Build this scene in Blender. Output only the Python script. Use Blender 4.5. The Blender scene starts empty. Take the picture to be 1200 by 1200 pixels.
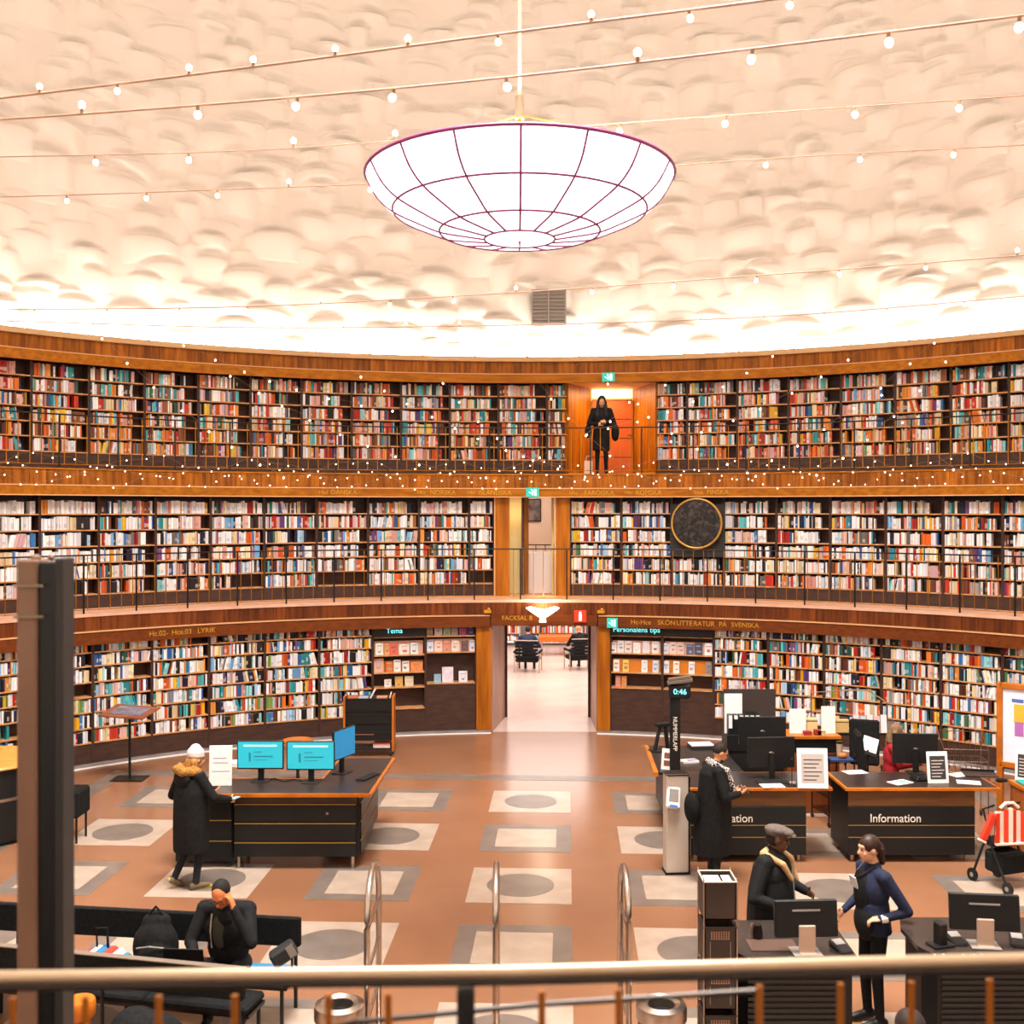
import bpy, bmesh, math, random
import numpy as np
from mathutils import Vector, Matrix

random.seed(7)
SC = bpy.context.scene
COL = SC.collection
PI = math.pi

# ------------------------------------------------------------------ camera, light, exposure
CAMX, CAMY, EYE, FPX, HOR = -0.3446, -11.025, 4.687, 1280.0, 597.0
cam_data = bpy.data.cameras.new('camera')
cam = bpy.data.objects.new('camera', cam_data)
COL.objects.link(cam)
cam.location = (CAMX, CAMY, EYE)
cam.rotation_euler = (PI / 2, 0, 0)
cam_data.sensor_width = 36.0
cam_data.lens = 36.0 * FPX / 1200.0
cam_data.shift_y = -(600 - HOR) / 1200.0
cam_data.clip_start, cam_data.clip_end = 0.05, 200
cam_data.dof.use_dof = True
cam_data.dof.focus_distance = 21.0
cam_data.dof.aperture_fstop = 3.2
SC.camera = cam

world = bpy.data.worlds.new('world')
SC.world = world
world.use_nodes = True
world.node_tree.nodes['Background'].inputs[0].default_value = (1.0, 0.86, 0.74, 1)
world.node_tree.nodes['Background'].inputs[1].default_value = 0.25

def area_light(name, loc, size, power, color, rot=(0, 0, 0), shape='DISK', size_y=None):
    d = bpy.data.lights.new(name, 'AREA')
    d.shape = shape
    d.size = size
    if size_y: d.size_y = size_y
    d.energy = power
    d.color = color
    o = bpy.data.objects.new(name, d)
    COL.objects.link(o)
    o.location = loc
    o.rotation_euler = rot
    return o

def point_light(name, loc, power, color, radius=0.1):
    d = bpy.data.lights.new(name, 'POINT')
    d.energy, d.color, d.shadow_soft_size = power, color, radius
    o = bpy.data.objects.new(name, d)
    COL.objects.link(o)
    o.location = loc
    return o

# added area light above the frame, aimed to brighten floor and books
overhead_fill = area_light('overhead_fill_light', (0, -2.0, 17.6), 8.0, 2300, (1.0, 0.97, 0.94))
overhead_fill.data.spread = math.radians(122)
# ceiling lamps of the reading room beyond the ground doorway
area_light('reading_room_light', (1.1, 19.5, 3.3), 7.0, 430, (1.0, 0.94, 0.90), shape='RECTANGLE', size_y=11.0)

SC.view_settings.view_transform = 'Standard'
SC.view_settings.look = 'None'
SC.view_settings.exposure = 0.86
SC.view_settings.gamma = 1.0
SC.view_settings.use_curve_mapping = False

def at(px, py, z):
    """world point at height z that the photograph shows at pixel (px, py)"""
    d = (EYE - z) * FPX / (py - HOR)
    return Vector(((px - 600) * d / FPX + CAMX, d + CAMY, z))

def atd(px, depth, z):
    return Vector(((px - 600) * depth / FPX + CAMX, depth + CAMY, z))

def zat(py, depth):
    return EYE - (py - HOR) * depth / FPX

def phi(px, R):
    d = (px - 600) / FPX
    a, b, c = d * d + 1, 2 * (CAMX * d + CAMY), CAMX ** 2 + CAMY ** 2 - R * R
    t = (-b + math.sqrt(b * b - 4 * a * c)) / (2 * a)
    return math.atan2(CAMX + t * d, CAMY + t)

def to_px(p):
    d = p[1] - CAMY
    return 600 + FPX * (p[0] - CAMX) / d, HOR + FPX * (EYE - p[2]) / d

def pol(f, R, z=0.0):
    return Vector((R * math.sin(f), R * math.cos(f), z))

# ------------------------------------------------------------------ materials
def lin(c):
    if isinstance(c, str):
        c = c.lstrip('#')
        c = tuple(int(c[i:i + 2], 16) / 255 for i in (0, 2, 4))
    return tuple((x / 12.92 if x <= 0.04045 else ((x + 0.055) / 1.055) ** 2.4) for x in c)

MATS = {}
def mat(name, color, rough=0.6, metal=0.0, emit=0.0, ecol=None, spec=0.4, alpha=None):
    if name in MATS: return MATS[name]
    m = bpy.data.materials.new(name)
    m.use_nodes = True
    b = m.node_tree.nodes['Principled BSDF']
    c = lin(color)
    b.inputs['Base Color'].default_value = (*c, 1)
    b.inputs['Roughness'].default_value = rough
    b.inputs['Metallic'].default_value = metal
    b.inputs['Specular IOR Level'].default_value = spec
    if emit:
        b.inputs['Emission Color'].default_value = (*(lin(ecol) if ecol else c), 1)
        b.inputs['Emission Strength'].default_value = emit
    if alpha is not None:
        b.inputs['Alpha'].default_value = alpha
    MATS[name] = m
    return m

def nodes_of(m):
    return m.node_tree.nodes, m.node_tree.links, m.node_tree.nodes['Principled BSDF']

def noisy(name, c1, c2, scale=(4, 4, 4), detail=3, rough=0.6, spec=0.4, bump=0.0, obj_random=0.0, metal=0.0, coords='Object', lo=0.35, hi=0.65):
    """two-tone noise material; obj_random varies the brightness from piece to piece"""
    if name in MATS: return MATS[name]
    m = mat(name, c1, rough, metal, spec=spec)
    N, L, b = nodes_of(m)
    tc = N.new('ShaderNodeTexCoord')
    mp = N.new('ShaderNodeMapping')
    mp.inputs['Scale'].default_value = scale
    L.new(tc.outputs[coords], mp.inputs['Vector'])
    nz = N.new('ShaderNodeTexNoise')
    nz.inputs['Detail'].default_value = detail
    nz.inputs['Scale'].default_value = 1.0
    vec = mp.outputs['Vector']
    if obj_random:
        oi = N.new('ShaderNodeObjectInfo')
        mul = N.new('ShaderNodeMath'); mul.operation = 'MULTIPLY'; mul.inputs[1].default_value = 57.0
        L.new(oi.outputs['Random'], mul.inputs[0])
        add = N.new('ShaderNodeVectorMath'); add.operation = 'ADD'
        L.new(vec, add.inputs[0]); L.new(mul.outputs[0], add.inputs[1])
        vec = add.outputs[0]
    L.new(vec, nz.inputs['Vector'])
    rp = N.new('ShaderNodeValToRGB')
    rp.color_ramp.elements[0].position = lo
    rp.color_ramp.elements[1].position = hi
    rp.color_ramp.elements[0].color = (*lin(c1), 1)
    rp.color_ramp.elements[1].color = (*lin(c2), 1)
    L.new(nz.outputs['Fac'], rp.inputs['Fac'])
    out = rp.outputs['Color']
    if obj_random:
        mr = N.new('ShaderNodeMapRange')
        mr.inputs['To Min'].default_value = 1 - obj_random
        mr.inputs['To Max'].default_value = 1 + obj_random
        L.new(oi.outputs['Random'], mr.inputs['Value'])
        hs = N.new('ShaderNodeHueSaturation')
        L.new(mr.outputs[0], hs.inputs['Value'])
        L.new(out, hs.inputs['Color'])
        out = hs.outputs['Color']
    L.new(out, b.inputs['Base Color'])
    if bump:
        bp = N.new('ShaderNodeBump')
        bp.inputs['Strength'].default_value = bump
        bp.inputs['Distance'].default_value = 0.01
        L.new(nz.outputs['Fac'], bp.inputs['Height'])
        L.new(bp.outputs['Normal'], b.inputs['Normal'])
    return m

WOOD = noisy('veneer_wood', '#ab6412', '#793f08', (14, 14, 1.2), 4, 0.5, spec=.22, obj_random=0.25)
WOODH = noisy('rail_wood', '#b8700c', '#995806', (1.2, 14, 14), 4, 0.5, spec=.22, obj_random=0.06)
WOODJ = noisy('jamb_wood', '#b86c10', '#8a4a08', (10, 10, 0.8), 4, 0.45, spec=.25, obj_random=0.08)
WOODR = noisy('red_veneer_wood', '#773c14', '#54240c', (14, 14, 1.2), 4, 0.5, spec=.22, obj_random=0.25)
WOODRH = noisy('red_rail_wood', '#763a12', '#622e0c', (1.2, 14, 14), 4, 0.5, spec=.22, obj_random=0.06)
WOODD = noisy('dark_shelf_wood', '#4a2f24', '#38231b', (3, 3, 12), 3, 0.55)
BOARD = noisy('shelf_board_wood', '#d9a06a', '#b87f4c', (6, 6, 6), 2, 0.5)
ORANGE = noisy('orange_edge_wood', '#c9711f', '#a85a14', (3, 3, 3), 3, 0.4)
PLASTER = mat('white_plaster', '#f2eae0', 0.85, spec=0.2)
BLACK = mat('black_laminate', '#181818', 0.42, spec=0.35)
BLACKP = mat('black_plastic', '#151515', 0.4, spec=0.4)
BLACKC = noisy('black_cloth', '#161616', '#202020', (30, 30, 30), 3, 0.9, spec=0.15)
STEEL = mat('brushed_steel', '#b9aca0', 0.28, 1.0)
STEELD = mat('dark_steel', '#3a3430', 0.35, 0.9)
BRASS = mat('brass', '#b5791f', 0.35, 0.85)
GOLDT = mat('gold_letter', '#d09a2a', 0.4, 0.2)
WHITEP = mat('white_paper', '#efe6e2', 0.7)
WHITEL = mat('white_letter', '#e8dccb', 0.6)
GREYP = mat('grey_plastic', '#8a837c', 0.5)
DARKG = mat('dark_grey_panel', '#2b2a29', 0.5)

# ------------------------------------------------------------------ objects
def link(o):
    COL.objects.link(o)
    return o

def tag(o, label=None, cat=None, group=None, kind=None):
    if label: o['label'] = label
    if cat: o['category'] = cat
    if group: o['group'] = group
    if kind: o['kind'] = kind
    return o

def thing(name, label, cat, loc=(0, 0, 0), rz=0.0, group=None, kind=None):
    o = bpy.data.objects.new(name, None)
    link(o)
    o.empty_display_size = 0.1
    o.location = loc
    o.rotation_euler = (0, 0, rz)
    return tag(o, label, cat, group, kind)

def inst(name, me, parent=None, loc=(0, 0, 0), rot=(0, 0, 0), scale=(1, 1, 1)):
    o = bpy.data.objects.new(name, me)
    link(o)
    o.parent = parent
    o.location = loc
    o.rotation_euler = rot
    o.scale = scale
    return o

class MB:
    """collects shapes into one bmesh"""
    def __init__(s, M=None):
        s.bm = bmesh.new()
        s.M = M or Matrix.Identity(4)
        s.mats = []
        s.cur = 0
    def use(s, m):
        if m not in s.mats: s.mats.append(m)
        s.cur = s.mats.index(m)
        return s
    def _fin(s, verts, M):
        T = s.M @ M
        for v in verts: v.co = T @ v.co
        fs = set()
        for v in verts:
            for f in v.link_faces: fs.add(f)
        for f in fs: f.material_index = s.cur
        return s
    def box(s, c, d, rz=0.0, bev=0.0, R=None):
        r = bmesh.ops.create_cube(s.bm, size=1.0)
        vs = r['verts']
        for v in vs: v.co = Vector((v.co.x * d[0], v.co.y * d[1], v.co.z * d[2]))
        if bev:
            es = list({e for v in vs for e in v.link_edges})
            rb = bmesh.ops.bevel(s.bm, geom=es, offset=min(bev, min(d) * 0.45), segments=1, affect='EDGES')
            vs = list({v for f in rb['faces'] for v in f.verts} | {v for v in vs if v.is_valid})
        M = Matrix.Translation(c) @ (R.to_4x4() if R is not None else Matrix.Rotation(rz, 4, 'Z'))
        return s._fin(vs, M)
    def bx(s, x0, x1, y0, y1, z0, z1, bev=0.0):
        return s.box(((x0 + x1) / 2, (y0 + y1) / 2, (z0 + z1) / 2), (abs(x1 - x0), abs(y1 - y0), abs(z1 - z0)), bev=bev)
    def tube(s, a, b, r0, r1=None, n=10, caps=True):
        a, b = Vector(a), Vector(b)
        if r1 is None: r1 = r0
        L = (b - a).length
        if L < 1e-6: return s
        r = bmesh.ops.create_cone(s.bm, cap_ends=caps, segments=n, radius1=r0, radius2=max(r1, 1e-4), depth=L)
        q = (b - a).to_track_quat('Z', 'Y').to_matrix().to_4x4()
        return s._fin(r['verts'], Matrix.Translation((a + b) / 2) @ q)
    def path(s, pts, r, n=8):
        pts = [Vector(p) for p in pts]
        rings = []
        up = Vector((0, 0, 1))
        T = s.M
        for i, p in enumerate(pts):
            t = (pts[min(i + 1, len(pts) - 1)] - pts[max(i - 1, 0)]).normalized()
            u = t.cross(up)
            if u.length < 0.05: u = t.cross(Vector((0.3, 1, 0)))
            u.normalize()
            w = u.cross(t)
            rings.append([s.bm.verts.new(T @ (p + r * (math.cos(2 * PI * k / n) * u + math.sin(2 * PI * k / n) * w))) for k in range(n)])
        for i in range(len(rings) - 1):
            for k in range(n):
                f = s.bm.faces.new((rings[i][k], rings[i][(k + 1) % n], rings[i + 1][(k + 1) % n], rings[i + 1][k]))
                f.material_index = s.cur
        for ring, rev in ((rings[0], False), (rings[-1], True)):
            f = s.bm.faces.new(ring[::-1] if rev else ring)
            f.material_index = s.cur
        return s
    def lathe(s, prof, n=24, c=(0, 0, 0), a0=0.0, a1=2 * PI):
        full = abs(a1 - a0 - 2 * PI) < 1e-6
        m = n if full else n + 1
        T = s.M @ Matrix.Translation(c)
        rings = []
        for k in range(m):
            a = a0 + (a1 - a0) * k / n
            rings.append([s.bm.verts.new(T @ Vector((r * math.sin(a), r * math.cos(a), z))) for r, z in prof])
        for k in range(n):
            A, B = rings[k], rings[(k + 1) % m]
            for i in range(len(prof) - 1):
                try:
                    f = s.bm.faces.new((A[i], A[i + 1], B[i + 1], B[i]))
                    f.material_index = s.cur
                except ValueError: pass
        return s
    def prism(s, poly, z0, z1):
        T = s.M
        lo = [s.bm.verts.new(T @ Vector((x, y, z0))) for x, y in poly]
        hi = [s.bm.verts.new(T @ Vector((x, y, z1))) for x, y in poly]
        n = len(poly)
        fs = [s.bm.faces.new(lo[::-1]), s.bm.faces.new(hi)]
        for i in range(n): fs.append(s.bm.faces.new((lo[i], lo[(i + 1) % n], hi[(i + 1) % n], hi[i])))
        for f in fs: f.material_index = s.cur
        return s
    def ell(s, c, r, sub=2, R=None):
        q = bmesh.ops.create_icosphere(s.bm, subdivisions=sub, radius=1.0)
        for v in q['verts']: v.co = Vector((v.co.x * r[0], v.co.y * r[1], v.co.z * r[2]))
        return s._fin(q['verts'], Matrix.Translation(c) @ (R.to_4x4() if R is not None else Matrix.Identity(4)))
    def mesh(s, name, m=None, smooth=False):
        bmesh.ops.remove_doubles(s.bm, verts=s.bm.verts, dist=1e-5)
        bmesh.ops.recalc_face_normals(s.bm, faces=s.bm.faces)
        me = bpy.data.meshes.new(name)
        s.bm.to_mesh(me)
        s.bm.free()
        for x in (s.mats or [m]): me.materials.append(x)
        if smooth:
            me.polygons.foreach_set('use_smooth', [True] * len(me.polygons))
            if smooth != 'all':
                try: me.set_sharp_from_angle(angle=math.radians(40))
                except Exception: pass
        return me
    def build(s, name, m=None, parent=None, smooth=False, loc=(0, 0, 0), rot=(0, 0, 0)):
        return inst(name, s.mesh(name, m, smooth), parent, loc, rot)

def copy_tree(o, parent=None, label=None):
    c = o.copy()
    link(c)
    c.parent = parent
    for ch in list(o.children): copy_tree(ch, c)
    if label: c['label'] = label
    return c

def text_mesh(name, body, size, m, parent=None, M=None, depth=0.004, align='CENTER', sx=1.0):
    """flat lettering; local x to the right, local z up after M"""
    cu = bpy.data.curves.new(name, 'FONT')
    cu.body = body
    cu.size = size
    cu.extrude = depth
    cu.align_x = align
    cu.align_y = 'CENTER'
    o = bpy.data.objects.new(name, cu)
    link(o)
    dg = bpy.context.evaluated_depsgraph_get()
    me = bpy.data.meshes.new_from_object(o.evaluated_get(dg))
    bpy.data.objects.remove(o)
    bpy.data.curves.remove(cu)
    R = Matrix.Rotation(PI / 2, 4, 'X') @ Matrix.Scale(sx, 4, (1, 0, 0))
    me.transform(R)
    me.materials.clear()
    me.materials.append(m)
    q = inst(name, me, parent)
    if M is not None: q.matrix_local = M
    return q

def arc_M(f, R, z=0.0, tilt=0.0):
    """frame on the wall: local -y looks to the centre, local x to the viewer's right"""
    return Matrix.Translation(pol(f, R, z)) @ Matrix.Rotation(-f, 4, 'Z') @ Matrix.Rotation(tilt, 4, 'X')

ORD = ['first', 'second', 'third', 'fourth', 'fifth', 'sixth', 'seventh', 'eighth', 'ninth', 'tenth', 'eleventh', 'twelfth', 'thirteenth', 'fourteenth', 'fifteenth', 'sixteenth']
def nth(n):
    if n < len(ORD): return ORD[n]
    k = n + 1
    return '%d%s' % (k, 'th' if 10 <= k % 100 <= 20 else {1: 'st', 2: 'nd', 3: 'rd'}.get(k % 10, 'th'))
# ------------------------------------------------------------------ levels of the rotunda
R_G, R_F2, R_S2, R_F3, R_S3, R_C, R_D = 12.0, 11.9, 12.95, 12.75, 13.75, 13.6, 14.25
Z_F2B, Z_F2M, Z_G2 = 2.224, 2.466, 2.796
Z_F3B, Z_F3M, Z_G3 = 4.947, 5.14, 5.46
Z_CB, Z_CM, Z_CT, Z_C = 7.535, 7.737, 8.016, 8.12
AMAX = math.radians(66)
P1L, P1R = phi(575, R_G), phi(700, R_G)          # ground doorway (outer edges of its lining)
P2L, P2R = phi(579, R_S2), phi(668, R_S2)
P3L, P3R = phi(666, R_S3), phi(768, R_S3)

# ------------------------------------------------------------------ floor
FLOOR = noisy('terracotta_floor', '#986b4e', '#8c6044', (0.7, 0.7, 0.7), 5, 0.22, spec=0.45, lo=0.3, hi=0.7)
TILE_L = noisy('pale_stone_tile', '#b9a695', '#ac9988', (3, 3, 3), 5, 0.26, spec=0.4)
TILE_G = noisy('grey_stone_tile', '#7f7268', '#70645c', (3, 3, 3), 5, 0.28, spec=0.4)
mb = MB(); mb.lathe([(0.0, -0.12), (14.6, -0.12), (14.6, 0.0), (0.0, 0.0)], 96)
floor = tag(mb.build('floor', FLOOR), 'polished terracotta floor of the round library hall', None, None, 'structure')

AX = -math.atan(64 / FPX)                        # the tile grid is turned a little against the view
GRID = Matrix.Translation((-0.238, 2.60, 0)) @ Matrix.Rotation(AX, 4, 'Z')
PITCH, TS = 1.955, 1.27
mb = MB(); mb.bx(-TS / 2, TS / 2, -TS / 2, TS / 2, -0.05, 0.003); t_light = mb.mesh('tile', TILE_L)
mb = MB(); mb.bx(-TS / 2, TS / 2, -TS / 2, TS / 2, -0.05, 0.003); t_grey = mb.mesh('tile', TILE_G)
mb = MB(); mb.lathe([(0.0, -0.04), (0.42, -0.04), (0.42, 0.005), (0.0, 0.005)], 40); t_disc = mb.mesh('tile_disc', TILE_G)
q = 0.425
mb = MB(); mb.bx(-q, q, -q, q, -0.04, 0.005); t_in = mb.mesh('tile_inset', TILE_L)
for i in range(-3, 4):
    for j in range(-5, 3):
        p = GRID @ Vector((i * PITCH, j * PITCH, 0))
        circle = (i + j) % 2 == 0
        t = inst('floor_tile', t_light if circle else t_grey, floor, p, (0, 0, AX))
        inst('tile_disc' if circle else 'tile_inset', t_disc if circle else t_in, t)
mb = MB(GRID)
HB = 7.35
y0, y1 = -11.5, 5.45
for (xa, xb, ya, yb) in ((-HB - .17, HB + .17, y1 - .17, y1 + .17), (-HB - .17, -HB + .17, y0, y1 - .17), (HB - .17, HB + .17, y0, y1 - .17)):
    m2 = MB(GRID); m2.bx(xa, xb, ya, yb, -0.05, 0.003); m2.build('border_strip', TILE_G, floor)

# ------------------------------------------------------------------ drum wall with trowelled relief
def drum():
    a0, a1, na = -math.radians(64), math.radians(64), 900
    z0, z1, nz = 7.6, 17.8, 520
    A = np.linspace(a0, a1, na); Z = np.linspace(z0, z1, nz)
    S = A * R_D
    H = np.zeros((nz, na)); Gg = np.zeros((nz, na))
    rng = np.random.RandomState(5)
    step_s, step_z = 0.72, 0.40
    for iz in range(int((z1 - z0) / step_z) + 2):
        for js in range(int((S[-1] - S[0]) / step_s) + 2):
            s = S[0] + (js + 0.5 * (iz % 2) + rng.uniform(-.4, .4)) * step_s
            z = z0 + (iz + rng.uniform(-.42, .42)) * step_z
            w = rng.uniform(.26, .52); hb = rng.uniform(.32, .6); ht = rng.uniform(.055, .11)
            amp = rng.choice([0.12, 0.4, 0.8, 1.0], p=[.35, .2, .25, .2]) * rng.uniform(.14, .24)
            sl = rng.uniform(-.14, .14)
            i0, i1 = np.searchsorted(S, [s - 2 * w, s + 2 * w]); k0, k1 = np.searchsorted(Z, [z - .6, z + .35])
            if i1 - i0 < 2 or k1 - k0 < 2: continue
            ds = S[i0:i1][None, :] - s
            dz = Z[k0:k1][:, None] - z - sl * ds + 0.35 * ds * ds
            g = np.where(dz < 0, np.exp(-(dz / hb) ** 2), np.exp(-(dz / ht) ** 2))
            h = amp * np.exp(-(ds / w) ** 4) * g
            H[k0:k1, i0:i1] = np.maximum(H[k0:k1, i0:i1], h)
            if amp > .1:
                Gg[k0:k1, i0:i1] = np.maximum(Gg[k0:k1, i0:i1], .8 * amp * np.exp(-(ds / (w * .8)) ** 2) * np.exp(-((dz - ht * 1.5) / (ht * .8)) ** 2))
    fade = np.clip((Z - z0) / 0.6, 0, 1)[:, None]
    Rr = R_D - (H - Gg) * fade
    X = Rr * np.sin(A)[None, :]; Y = Rr * np.cos(A)[None, :]
    V = np.stack([X, Y, np.repeat(Z[:, None], na, 1)], -1).reshape(-1, 3)
    idx = np.arange(nz * na).reshape(nz, na)
    F = np.stack([idx[:-1, :-1], idx[1:, :-1], idx[1:, 1:], idx[:-1, 1:]], -1).reshape(-1, 4)
    me = bpy.data.meshes.new('drum_wall')
    me.vertices.add(len(V)); me.vertices.foreach_set('co', V.ravel())
    me.loops.add(F.size); me.loops.foreach_set('vertex_index', F.ravel())
    me.polygons.add(len(F)); me.polygons.foreach_set('loop_start', np.arange(0, F.size, 4))
    me.polygons.foreach_set('loop_total', np.full(len(F), 4))
    me.polygons.foreach_set('use_smooth', np.ones(len(F), bool))
    me.update(); me.validate()
    me.materials.append(PLASTER)
    return tag(inst('wall_drum', me), 'white plastered drum wall with rippled trowel relief', None, None, 'structure')
drum()
mb = MB(); mb.lathe([(R_D, 2.8), (R_D, 17.8), (R_D + .2, 17.8), (R_D + .2, 2.8)], 80, a0=math.radians(63.9), a1=math.radians(360 - 63.9))
tag(mb.build('wall_rear', PLASTER, smooth=True), 'plain plaster wall behind the viewer closing the round hall', None, None, 'structure')
mb = MB(); mb.lathe([(12.2, 0), (12.2, 2.8)], 80, a0=math.radians(63), a1=math.radians(360 - 63))
tag(mb.build('wall_lower_rear', WOODD), 'dark lower wall under the rear gallery', None, None, 'structure')
mb = MB(); mb.lathe([(0.0, 17.85), (14.6, 17.85)], 64)
tag(mb.build('ceiling', PLASTER), 'white ceiling high over the drum', None, None, 'structure')
# platform the viewer stands on
mb = MB()
poly = [(14.2 * math.sin(math.radians(180 + a)), 14.2 * math.cos(math.radians(180 + a))) for a in range(-51, 52, 6)]
mb.prism([(poly[0][0], -8.76)] + poly + [(poly[-1][0], -8.76)], 2.5, Z_G2)
tag(mb.build('floor_platform', WOODD), 'gallery platform the viewer stands on', None, None, 'structure')

# ------------------------------------------------------------------ galleries, fascias, cornice
LEDGE = noisy('gallery_ledge_stone', '#e2b498', '#d8a586', (4, 4, 4), 3, 0.5)
MOLD = mat('pale_moulding', '#e0ab78', 0.4)
CREAM = mat('cream_cornice', '#dfb989', 0.5)

def ring_part(name, prof, m, parent, a0=-AMAX, a1=AMAX, n=120, smooth=True):
    mb = MB(); mb.lathe(prof + [prof[0]], n, a0=a0, a1=a1)
    return mb.build(name, m, parent, smooth)

def panels(parent, R, z0, z1, w, a0, a1, thick=0.03, m=None):
    n = max(1, round((a1 - a0) * R / w))
    da = (a1 - a0) / n
    ww = 2 * R * math.tan(da / 2) - 0.004
    mb = MB(); mb.bx(-ww / 2, ww / 2, 0, thick, z0, z1); me = mb.mesh('veneer_panel', m or WOOD)
    for k in range(n):
        f = a0 + (k + .5) * da
        inst('veneer_panel', me, parent, pol(f, R), (0, 0, -f))

# gallery over the ground tier
g2 = thing('floor_gallery_middle', 'middle gallery with pale ledge and brown veneer fascia', None, kind='structure')
ring_part('slab', [(R_F2 - .02, Z_G2 - .06), (R_F2 - .02, Z_G2), (R_S2 + .4, Z_G2), (R_S2 + .4, Z_G2 - .06)], LEDGE, g2)
ring_part('fascia_core', [(R_F2 + .04, Z_F2B + .02), (R_F2 + .04, Z_G2 - .06), (R_G + .3, Z_G2 - .06), (R_G + .3, Z_F2B + .02)], WOODD, g2)
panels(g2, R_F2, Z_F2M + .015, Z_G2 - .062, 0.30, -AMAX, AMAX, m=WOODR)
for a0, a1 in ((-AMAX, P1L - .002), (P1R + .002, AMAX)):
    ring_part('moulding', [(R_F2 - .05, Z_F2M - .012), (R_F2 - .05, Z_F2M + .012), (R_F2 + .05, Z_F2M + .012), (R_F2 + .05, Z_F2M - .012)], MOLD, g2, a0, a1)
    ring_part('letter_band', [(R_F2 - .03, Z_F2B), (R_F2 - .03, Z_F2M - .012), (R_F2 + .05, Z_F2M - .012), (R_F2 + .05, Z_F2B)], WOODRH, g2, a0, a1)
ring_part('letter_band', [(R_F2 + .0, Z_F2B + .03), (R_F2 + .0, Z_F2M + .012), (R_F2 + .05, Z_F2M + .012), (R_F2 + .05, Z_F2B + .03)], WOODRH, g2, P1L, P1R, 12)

g3 = thing('floor_gallery_upper', 'upper gallery with golden brown veneer fascia and lettering', None, kind='structure')
ring_part('slab', [(R_F3 - .02, Z_G3 - .03), (R_F3 - .02, Z_G3), (R_S3 + .9, Z_G3), (R_S3 + .9, Z_G3 - .03)], WOODH, g3)
ring_part('fascia_core', [(R_F3 + .04, Z_F3B + .01), (R_F3 + .04, Z_G3 - .03), (R_S2 + .5, Z_G3 - .03), (R_S2 + .5, Z_F3B + .01)], WOODD, g3)
panels(g3, R_F3, Z_F3M + .012, Z_G3 - .032, 0.30, -AMAX, AMAX)
ring_part('moulding', [(R_F3 - .03, Z_F3M - .008), (R_F3 - .03, Z_F3M + .012), (R_F3 + .05, Z_F3M + .012), (R_F3 + .05, Z_F3M - .008)], MOLD, g3)
ring_part('letter_band', [(R_F3 - .02, Z_F3B + .02), (R_F3 - .02, Z_F3M - .008), (R_F3 + .05, Z_F3M - .008), (R_F3 + .05, Z_F3B + .02)], WOODH, g3)
ring_part('moulding', [(R_F3 - .035, Z_F3B), (R_F3 - .035, Z_F3B + .02), (R_F3 + .05, Z_F3B + .02), (R_F3 + .05, Z_F3B)], MOLD, g3)

co = thing('cornice', 'golden brown cornice with cream lip above the top bookcases', None, kind='structure')
ring_part('core', [(R_C + .04, Z_CB + .01), (R_C + .04, Z_CT), (R_D + .1, Z_CT), (R_D + .1, Z_CB + .01)], WOODD, co)
panels(co, R_C, Z_CM + .01, Z_CT, 0.32, -AMAX, AMAX)
ring_part('moulding', [(R_C - .03, Z_CM - .008), (R_C - .03, Z_CM + .01), (R_C + .05, Z_CM + .01), (R_C + .05, Z_CM - .008)], MOLD, co)
ring_part('lower_band', [(R_C - .02, Z_CB), (R_C - .02, Z_CM - .008), (R_C + .05, Z_CM - .008), (R_C + .05, Z_CB)], WOODH, co)
ring_part('lip', [(R_C - .06, Z_CT), (R_C - .09, Z_C), (R_C + .1, Z_C), (R_C + .1, Z_CT)], CREAM, co)

# hidden strip lamps in the cove wash the drum wall from below
COVE = mat('cove_lamp', '#fff1e2', 0.5, emit=13.0, ecol='#fff8f2')
cv = thing('cove_light', 'hidden strip lights along the cornice washing the white drum wall', 'light')
nl = 26
for k in range(nl):
    a0 = -math.radians(64) + k * math.radians(128) / nl
    ring_part('lamp_strip', [(R_C + .10, Z_C + .03), (R_C + .10, Z_C + .08), (R_C + .22, Z_C + .08), (R_C + .22, Z_C + .03)], COVE, cv, a0 + .003, a0 + math.radians(128) / nl - .003, 5, False)
for k in range(30):
    a0 = math.radians(64) + k * math.radians(232) / 30
    ring_part('lamp_strip', [(R_C + .10, Z_C + .03), (R_C + .10, Z_C + .08), (R_C + .22, Z_C + .08), (R_C + .22, Z_C + .03)], COVE, cv, a0 + .003, a0 + math.radians(232) / 30 - .003, 5, False)
# rear half of the cove, behind the viewer
mb = MB(); mb.lathe([(R_D - .5, 8.0), (R_D - .5, 8.05), (R_D, 8.05), (R_D, 8.0), (R_D - .5, 8.0)], 60, a0=math.radians(64), a1=math.radians(296))
tag(mb.build('cornice_rear', CREAM), 'rear cornice ledge carried around behind the viewer', None, None, 'structure')

# kerb and white line at the foot of the ground bookcases
KERB = noisy('grey_kerb', '#8f8684', '#7c7472', (3, 3, 3), 3, 0.4)
for n_, (a0, a1) in enumerate(((-AMAX, P1L), (P1R, AMAX))):
    t = thing('baseboard_left' if n_ == 0 else 'baseboard_right', 'grey kerb with a white line at the foot of the %s ground bookcases' % ('left' if n_ == 0 else 'right'), None, kind='structure')
    ring_part('kerb', [(R_G - .10, 0), (R_G - .10, .05), (R_G + .02, .05), (R_G + .02, 0)], KERB, t, a0, a1)
    ring_part('white_line', [(R_G - .17, 0.0), (R_G - .17, .012), (R_G - .10, .012), (R_G - .10, 0.0)], WHITEP, t, a0, a1)

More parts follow.
